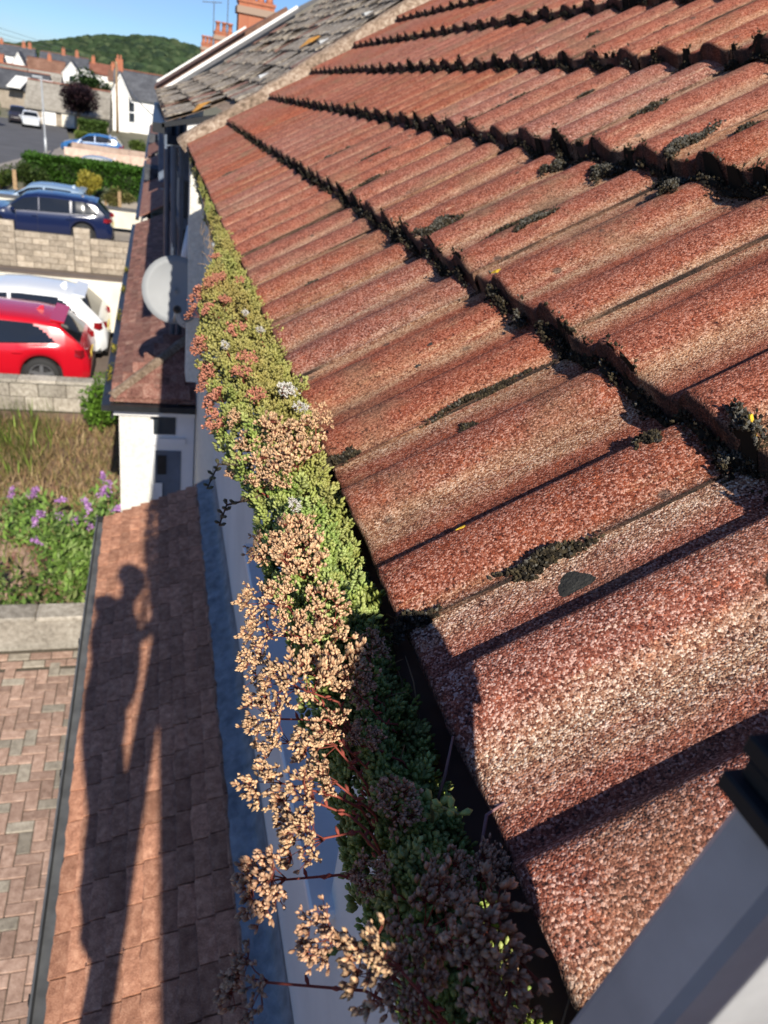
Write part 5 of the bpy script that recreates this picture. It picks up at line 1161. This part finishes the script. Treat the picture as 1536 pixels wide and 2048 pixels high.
# ------------------------------------------------------------------ moss, lichen and a leaf on the tiles
def roof_at(s, y):
    """point on the tiles' upper surface, s up the slope"""
    k = 0 if s < S1 else 1 + int((s - S1) / GAUGE); s0 = 0.0 if k == 0 else S1 + (k - 1) * GAUGE
    yy = (y - 0.15) % TW; q = s - s0; a = QT; o = onroof(s0, y)
    return o + Vector((q * math.cos(a), 0, q * math.sin(a))) + Vector((-math.sin(a), 0, math.cos(a))) * prof(yy)
NV = np.array((-math.sin(QT), 0, math.cos(QT))); UV = np.array((math.cos(QT), 0, math.sin(QT)))
def moss_geo(s, y, ln, wd, ht, n, seed, grey=.4, skew=0.0, sz=.0042):
    r = np.random.RandomState(seed); P = []; D = []; a = np.sqrt(r.rand(n)); th = r.uniform(0, 2 * math.pi, n)
    rim = 1 + .30 * np.sin(3 * th + seed) + .20 * np.sin(7 * th + 2 * seed); strag = np.where(r.rand(n) < .12, r.uniform(1, 1.35, n), 1.0)
    ds = a * np.cos(th) * ln / 2 * rim * strag; dy = a * np.sin(th) * wd / 2 * rim * strag + ds * skew + wd * .22 * np.sin(ds / ln * 9 + seed)
    h = ht * (1 - a ** 2.2) * (1 + .3 * np.sin(ds * 70 + seed) * np.cos(dy * 110))
    P = np.array([roof_at(s + u, y + v)[:] for u, v in zip(ds, dy)]) + NV * (h * r.uniform(.72, 1.0, n))[:, None]
    D = NV[None] + UV[None] * (ds / ln)[:, None] + np.array([(0, 1.0, 0)]) * (dy / wd)[:, None] + r.normal(0, .45, (n, 3))
    pal = np.array([(.030, .024, .016), (.05, .04, .026), (.02, .017, .013), (.065, .052, .03)]); gr = np.array([(.10, .094, .078), (.14, .132, .11)])
    c = pal[r.randint(0, 4, n)]; g = r.rand(n) < grey * (.3 + .7 * (h / ht)); c[g] = gr[r.randint(0, 2, g.sum())] * r.uniform(.6, 1.1, (g.sum(), 1))
    L = sz * r.uniform(.7, 1.5, n)
    Vb, Fb, Cb = scatter_blobs(P, D, L, L * .34, L * .34, c, leaf_blob(4, ((.45, 1.0),)))
    # the dark mound under the tips
    nx, ny = 10, 8; Vm = []; Fm = []
    for i in range(nx):
        for j in range(ny):
            u = -1 + 2 * i / (nx - 1); v = -1 + 2 * j / (ny - 1); e = math.sqrt(max(0, 1 - v * v * .5)); f = math.sqrt(max(0, 1 - u * u * .5)); uu = u * e * .78; vv = v * f * .78; rr = min(1, uu * uu + vv * vv)
            p = roof_at(s + uu * ln / 2, y + vv * wd / 2 + uu * ln / 2 * skew + wd * .22 * math.sin(uu * 4.5 + seed)); Vm.append(np.array(p[:]) + NV * (ht * .85 * (1 - rr ** 1.1) - .001))
    for i in range(nx - 1):
        for j in range(ny - 1): a0 = i * ny + j; Fm += [(a0, a0 + ny, a0 + ny + 1), (a0, a0 + ny + 1, a0 + 1)]
    return merge([(Vb, Fb, Cb), (np.array(Vm), np.array(Fm), np.tile(np.array([(.02, .018, .014)]), (len(Vm), 1)))])
def moss(label, *a, **k):
    V, F, C = moss_geo(*a, **k); c = V.mean(0)
    o = link('moss_cushion', npmesh('moss_cushion', V - c, F, M['moss'], C, False)); o.location = c
    tag(o, label, 'moss', 'moss cushions on the tiles')
moss('long black moss bank on the tile joint beside the dark lichen disc', .128, .4505, .07, .013, .007, 700, 1, .12, skew=-.05)
moss('small moss tuft at the eaves end of the nearest full joint', .008, .452, .04, .014, .007, 320, 2, .15)
moss('slim moss strip along the middle of the second joint', .19, .752, .13, .0065, .004, 500, 3, .2)
moss('black moss tuft at the eaves end of the second joint', .012, .757, .045, .014, .007, 320, 4, .2)
moss('grey moss wad hanging over the course edge at right', .312, .452, .035, .035, .020, 700, 5, .7)
moss('big dark moss cushion sprawling below the upper course edge', .352, 1.335, .075, .042, .014, 1100, 6, .45, skew=-.12)
moss('fat double moss cushion on the right below a course edge', .597, .99, .06, .034, .016, 1300, 7, .6, skew=.2)
moss('grey moss snake running down beside the fat cushion', .665, 1.055, .12, .02, .012, 900, 8, .75, skew=.2)
moss('moss tuft above the fat cushion at the right edge', .74, 1.0, .06, .02, .010, 400, 9, .4)
moss('grey moss cap on the course edge left of the fat cushion', .612, 1.20, .045, .04, .02, 650, 10, .6)
moss('moss clump below the course edge, second left of the fat cushion', .60, 1.355, .05, .03, .015, 480, 11, .5)
moss('oval moss patch in a pan of the third course', .75, 1.27, .055, .022, .008, 420, 12, .45)
moss('moss cap on the roll end at the upper right of the roof', .945, 1.10, .04, .045, .02, 520, 13, .6)
moss('dark moss cushion in a pan high on the roof', 1.08, 2.05, .08, .035, .014, 420, 14, .2)
moss('short black moss strip in a pan left of the yellow lichen', .44, 1.10, .07, .009, .0045, 420, 15, .5)
moss('flat black moss fleck near the middle joint', .155, .70, .018, .016, .003, 140, 16, .05)
moss('black moss fleck beside the shadow of the last roll', .268, .522, .022, .02, .005, 200, 17, .2)
mp_ = []; rr = random.Random(21)
for k in range(64):   # small strips in joints and pans, and fringes under the tile noses
    j = rr.randrange(0, 17); cidx = rr.randrange(0, 7); y = .15 + .3 * j + (0.0 if rr.random() < .6 else .12) + rr.uniform(-.006, .006)
    if y < 0.4: continue
    s = (0 if cidx == 0 else S1 + (cidx - 1) * GAUGE) + rr.uniform(.02, .27)
    mp_.append(moss_geo(s, y, rr.uniform(.03, .13), rr.uniform(.004, .009), rr.uniform(.002, .0045), 110 if y > 1.2 else 240, 200 + k, rr.uniform(.1, .6)))
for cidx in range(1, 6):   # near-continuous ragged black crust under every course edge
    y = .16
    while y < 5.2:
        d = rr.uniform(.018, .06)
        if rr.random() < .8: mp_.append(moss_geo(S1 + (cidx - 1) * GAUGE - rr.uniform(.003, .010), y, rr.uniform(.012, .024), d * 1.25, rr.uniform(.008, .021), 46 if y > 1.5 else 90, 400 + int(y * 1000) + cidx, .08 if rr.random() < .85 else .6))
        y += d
V, F, C = merge(mp_)
tag(link('moss', npmesh('moss', V, F, M['moss'], C, False)), 'black moss in the tile joints and under the course edges', 'moss', kind='stuff')
def lichen(label, s, y, ln, wd, mat, seed, h=.0012, name='lichen_patch', n=16):
    r = random.Random(seed); V = [tuple(roof_at(s, y) + Vector(NV) * (h + .0006))]; F = []
    for ring in (.55, 1.0):
        for k in range(n):
            a = 2 * math.pi * k / n; q = ring * (1 + (.28 * math.sin(3 * a + seed) + r.uniform(-.16, .16)) * ring); V.append(tuple(roof_at(s + q * math.cos(a) * ln / 2, y + q * math.sin(a) * wd / 2) + Vector(NV) * (h if ring < 1 else -.0004)))
    for k in range(n): F.append((0, 1 + k, 1 + (k + 1) % n)); F.append((1 + k, 1 + n + k, 1 + n + (k + 1) % n, 1 + (k + 1) % n))
    c = Vector(V[0]); o = MB().add([tuple(Vector(v) - c) for v in V], F).build(name, mat, None, True); o.location = c; return tag(o, label, 'lichen', 'lichen patches on the tiles')
lichen('flat near black lichen disc on the nearest tiles', .136, .417, .046, .036, M['darklichen'], 3)
lichen('bright yellow lichen by the shadow near the eaves', .083, .522, .016, .007, M['yellow'], 5, .0014)
lichen('yellow lichen fleck in the second course, upper of two', .417, 1.165, .02, .012, M['yellow'], 6, .0014)
lichen('yellow lichen fleck just above the course edge, lower of two', .335, 1.02, .014, .012, M['yellow'], 7, .0014)
lichen('yellow lichen speck on the moss at the right frame edge', .318, .445, .006, .005, M['yellow'], 8, .022)
lichen('small clover shaped black lichen in the middle of the lowest course', .16, .905, .016, .009, M['darklichen'], 9)
lichen('second small clover shaped black lichen, farther up the same tile', .19, .93, .014, .008, M['darklichen'], 11)
lichen('grey brown lichen disc in the third course', .62, 1.13, .03, .03, mottled('brown_lichen', (.09, .075, .06), .3, 90, .95), 12)
lichen('grey brown lichen disc left of the other in the third course', .66, 1.26, .026, .02, mottled('brown_lichen', (.11, .09, .07), .3, 90, .95), 14)
for s, y, q, lb, sd in ((1.33, 7.3, .22, 'orange lichen patch high on the old grey roof', 1), (0.22, 6.3, .16, 'orange lichen patch near the gutter end of the old grey roof', 2)):
    V = []; r = random.Random(sd); n_ = 14; c = onroof(s, y, rp2(s, y) + .035)
    for k in range(n_):
        a = 2 * math.pi * k / n_; z_ = q * r.uniform(.5, 1.0); V.append(tuple(onroof(s + z_ * math.cos(a) * .6, y + z_ * math.sin(a), rp2(max(s, 0), y) + .012)))
    V.append(tuple(c)); o = MB().add(V, [(k, (k + 1) % n_, n_) for k in range(n_)]).build('lichen_patch', M['orange'], None, True); tag(o, lb, 'lichen')

# ------------------------------------------------------------------ ladder and the photographer standing on it (their shadow falls on the porch)
def stile_x(z): return -0.048 + 0.21 * (z - 0.12)
lad = thing('ladder', 'aluminium ladder leaning on the gutter, black ribbed end cap', 'ladder', (stile_x(GZ), -.1, GZ))
def stile(y0, y1):
    d = .055; z0, z1 = GZ + .05, 0.206
    m = MB(); o = .0035
    pts = [(0, y0), (0, y1), (d, y1), (d, y0)]
    m.hexa([(stile_x(z0) + a, b, z0) for a, b in pts] + [(stile_x(z1) + a, b, z1) for a, b in pts])
    return m
for y0, y1 in ((.09, .115), (-.33, -.305)):
    so_ = stile(y0, y1).build('stile', M['alu'], lad, bevel=.003)
    m = MB()
    for i in range(8):
        z = .204 + i * .007; e = .0045 if i % 2 == 0 else .002
        if i > 5: e -= .0035 * (i - 5)
        x = stile_x(z); m.box(x - e, x + .055 + e, y0 - e, y1 + e, z, z + .0067)
    m.build('end_cap', M['rubber'], lad, bevel=.0008)
    MB().box(stile_x(GZ) - .01, stile_x(GZ) + .07, y0 - .006, y1 + .006, GZ, GZ + .08).build('foot', M['rubber'], lad)
for k in range(19):
    z = GZ + .3 + k * .25
    if z < 0.05: MB().box(stile_x(z) + .012, stile_x(z) + .042, -.3045, .0895, z - .014, z + .014).build('rung', M['alu'], lad, bevel=.003)

def skin(name, mat, chains, parent, sub=2):
    """chains of (point, radius) that start on an existing point when the first item is an int"""
    v = []; e = []; rd = []
    for ch in chains:
        prev = None
        for it in ch:
            if isinstance(it, int): prev = it; continue
            v.append(it[0]); rd.append(it[1]); i = len(v) - 1
            if prev is not None: e.append((prev, i))
            prev = i
    L = wloc(parent); me = bpy.data.meshes.new(name); me.from_pydata([tuple(Vector(p) - L) for p in v], e, []); me.materials.append(mat)
    o = link(name, me, parent); s = o.modifiers.new('skin', 'SKIN'); s.use_smooth_shade = True
    if not me.skin_vertices: me.skin_vertices.new() if hasattr(me.skin_vertices, 'new') else None
    if not len(me.skin_vertices):
        bpy.context.view_layer.objects.active = o; bpy.ops.mesh.customdata_skin_add()
    for i, q in enumerate(rd):
        q = q if isinstance(q, tuple) else (q, q); me.skin_vertices[0].data[i].radius = q
    me.skin_vertices[0].data[0].use_root = True
    s2 = o.modifiers.new('sub', 'SUBSURF'); s2.levels = sub; s2.render_levels = sub
    return o
person = thing('person', 'person in dark shirt and jeans standing on the ladder, holding up a phone', 'person', (-.30, -.2, -.99))
Lsh, Rsh = (-.32, -.19, .46), (-.25, -.47, .45)
RE, RH = (-.105, -.44, .385), (-.012, -.16, .42)
body = [[((-.28, -.30, -.14), .115), ((-.255, -.32, .08), .12), ((-.24, -.335, .28), .125), ((-.235, -.345, .44), .085), ((-.19, -.35, .53), .05), ((-.165, -.355, .60), .052), ((-.135, -.36, .70), (.098, .09)), ((-.135, -.36, .81), .09)],
        [3, (Lsh, .052), ((-.30, -.05, .24), .04), ((-.255, -.015, .30), .031), ((-.235, .0, .325), .025), ((-.225, .005, .335), (.026, .018))],
        [3, (Rsh, .052), (RE, .042), ((-.04, -.31, .395), .030), ((-.018, -.18, .415), .025), (RH, (.026, .018))],
        [0, ((-.31, -.22, -.20), .09), ((-.275, -.17, -.55), .07), ((-.33, -.16, -.86), .046), ((-.33, -.16, -.93), .04), ((-.25, -.14, -.955), .03)],
        [0, ((-.31, -.38, -.20), .09), ((-.275, -.33, -.55), .07), ((-.33, -.30, -.86), .046), ((-.33, -.30, -.93), .04), ((-.25, -.28, -.955), .03)]]
bd = skin('body', M['skin'], body, person)
for hx, hy, hz, sg in ((-.225, .005, .335, .45), (-.012, -.16, .425, .5)):
    for k in range(4):
        b = Vector((hx + sg * .006, hy - .006, hz + .022 - k * .017)); skin('finger', M['skin'], [[(b - Vector((sg * .012, 0, 0)), .009), (b + Vector((sg * .018, -.014, .002)), .0085), (b + Vector((sg * .036, -.024, 0)), .008), (b + Vector((sg * (.046 - .004 * (k % 3)), -.026, -.004)), .0068)]], person, 1)
    b = Vector((hx, hy - .004, hz + .03)); skin('thumb', M['skin'], [[(b - Vector((0, 0, .02)), .011), (b + Vector((sg * .004, -.018, .012)), .010), (b + Vector((sg * .018, -.034, .024)), .0085)]], person, 1)
skin('shirt', M['shirt'], [[((-.28, -.305, -.12), .125), ((-.25, -.32, .08), .14), ((-.235, -.335, .28), .145), ((-.235, -.345, .43), .10), ((-.21, -.35, .49), .06)], [3, (Lsh, .064), ((-.297, -.09, .30), .054)], [3, (Rsh, .064), ((-.15, -.44, .415), .056)]], person)
skin('jeans', M['jeans'], [[((-.28, -.30, -.10), .122), ((-.285, -.30, -.16), .125)], [1, ((-.31, -.22, -.22), .10), ((-.275, -.17, -.55), .083), ((-.33, -.16, -.88), .062)], [1, ((-.31, -.38, -.22), .10), ((-.275, -.33, -.55), .083), ((-.33, -.30, -.88), .062)]], person)
skin('hair', M['hair'], [[((-.175, -.36, .70), .078), ((-.155, -.36, .77), .102), ((-.125, -.36, .825), .088)]], person)
for y in (-.14, -.28):
    skin('boot', M['boot'], [[((-.34, y - .02, -.90), .05), ((-.335, y - .02, -.965), .045), ((-.26, y, -.968), .04), ((-.215, y + .005, -.97), .034)]], person, 1)
# face
F0 = Vector((-.135, -.36, .71)); fw = Vector((.62, .6, -.45)).normalized(); sdv = fw.cross(Vector((0, 0, 1))).normalized(); upv = sdv.cross(fw)
for s in (-1, 1):
    MB().lathe([(.0005, -.009), (.009, -.004), (.011, 0), (.009, .004), (.0005, .009)], tuple(F0 + fw * .088 + sdv * s * .03 + upv * .008), 8).build('eye', M['white'], person, True)
    skin('ear', M['skin'], [[(F0 + sdv * s * .078 + upv * .02, .012), (F0 + sdv * s * .084 - upv * .012, .012)]], person, 1)
skin('nose', M['skin'], [[(F0 + fw * .086 + upv * .01, .008), (F0 + fw * .105 - upv * .022, .012)]], person, 1)
skin('mouth', M['terracotta'], [[(F0 + fw * .085 - upv * .05 - sdv * .02, .005), (F0 + fw * .092 - upv * .05, .006), (F0 + fw * .085 - upv * .05 + sdv * .02, .005)]], person, 1)
# phone, its back camera at the viewpoint
ph = thing('phone', 'black phone held up in both hands above the gutter', 'phone', CAM)
def cp(a, b, c): return CAM + CX * a + CY * b + CZ * c
m = MB(); x0, x1, y0, y1 = -.018, .054, -.128, .020
m.hexa([cp(x0, y0, .006), cp(x1, y0, .006), cp(x1, y1, .006), cp(x0, y1, .006), cp(x0, y0, .014), cp(x1, y0, .014), cp(x1, y1, .014), cp(x0, y1, .014)]).build('case', M['rubber'], ph, bevel=.002)
m = MB(); m.hexa([cp(x0 + .003, y0 + .003, .0145), cp(x1 - .003, y0 + .003, .0145), cp(x1 - .003, y1 - .003, .0145), cp(x0 + .003, y1 - .003, .0145), cp(x0 + .003, y0 + .003, .0152), cp(x1 - .003, y0 + .003, .0152), cp(x1 - .003, y1 - .003, .0152), cp(x0 + .003, y1 - .003, .0152)]).build('screen', M['carglass'], ph)
m = MB(); m.lathe([(.008, 0), (.008, .004)], (0, 0, 0), 14); lo = m.build('lens_ring', M['black'], ph); lo.matrix_local = Matrix.Translation(CZ * .0035) @ CZ.to_track_quat('Z', 'Y').to_matrix().to_4x4() @ Matrix.Scale(.6, 4)
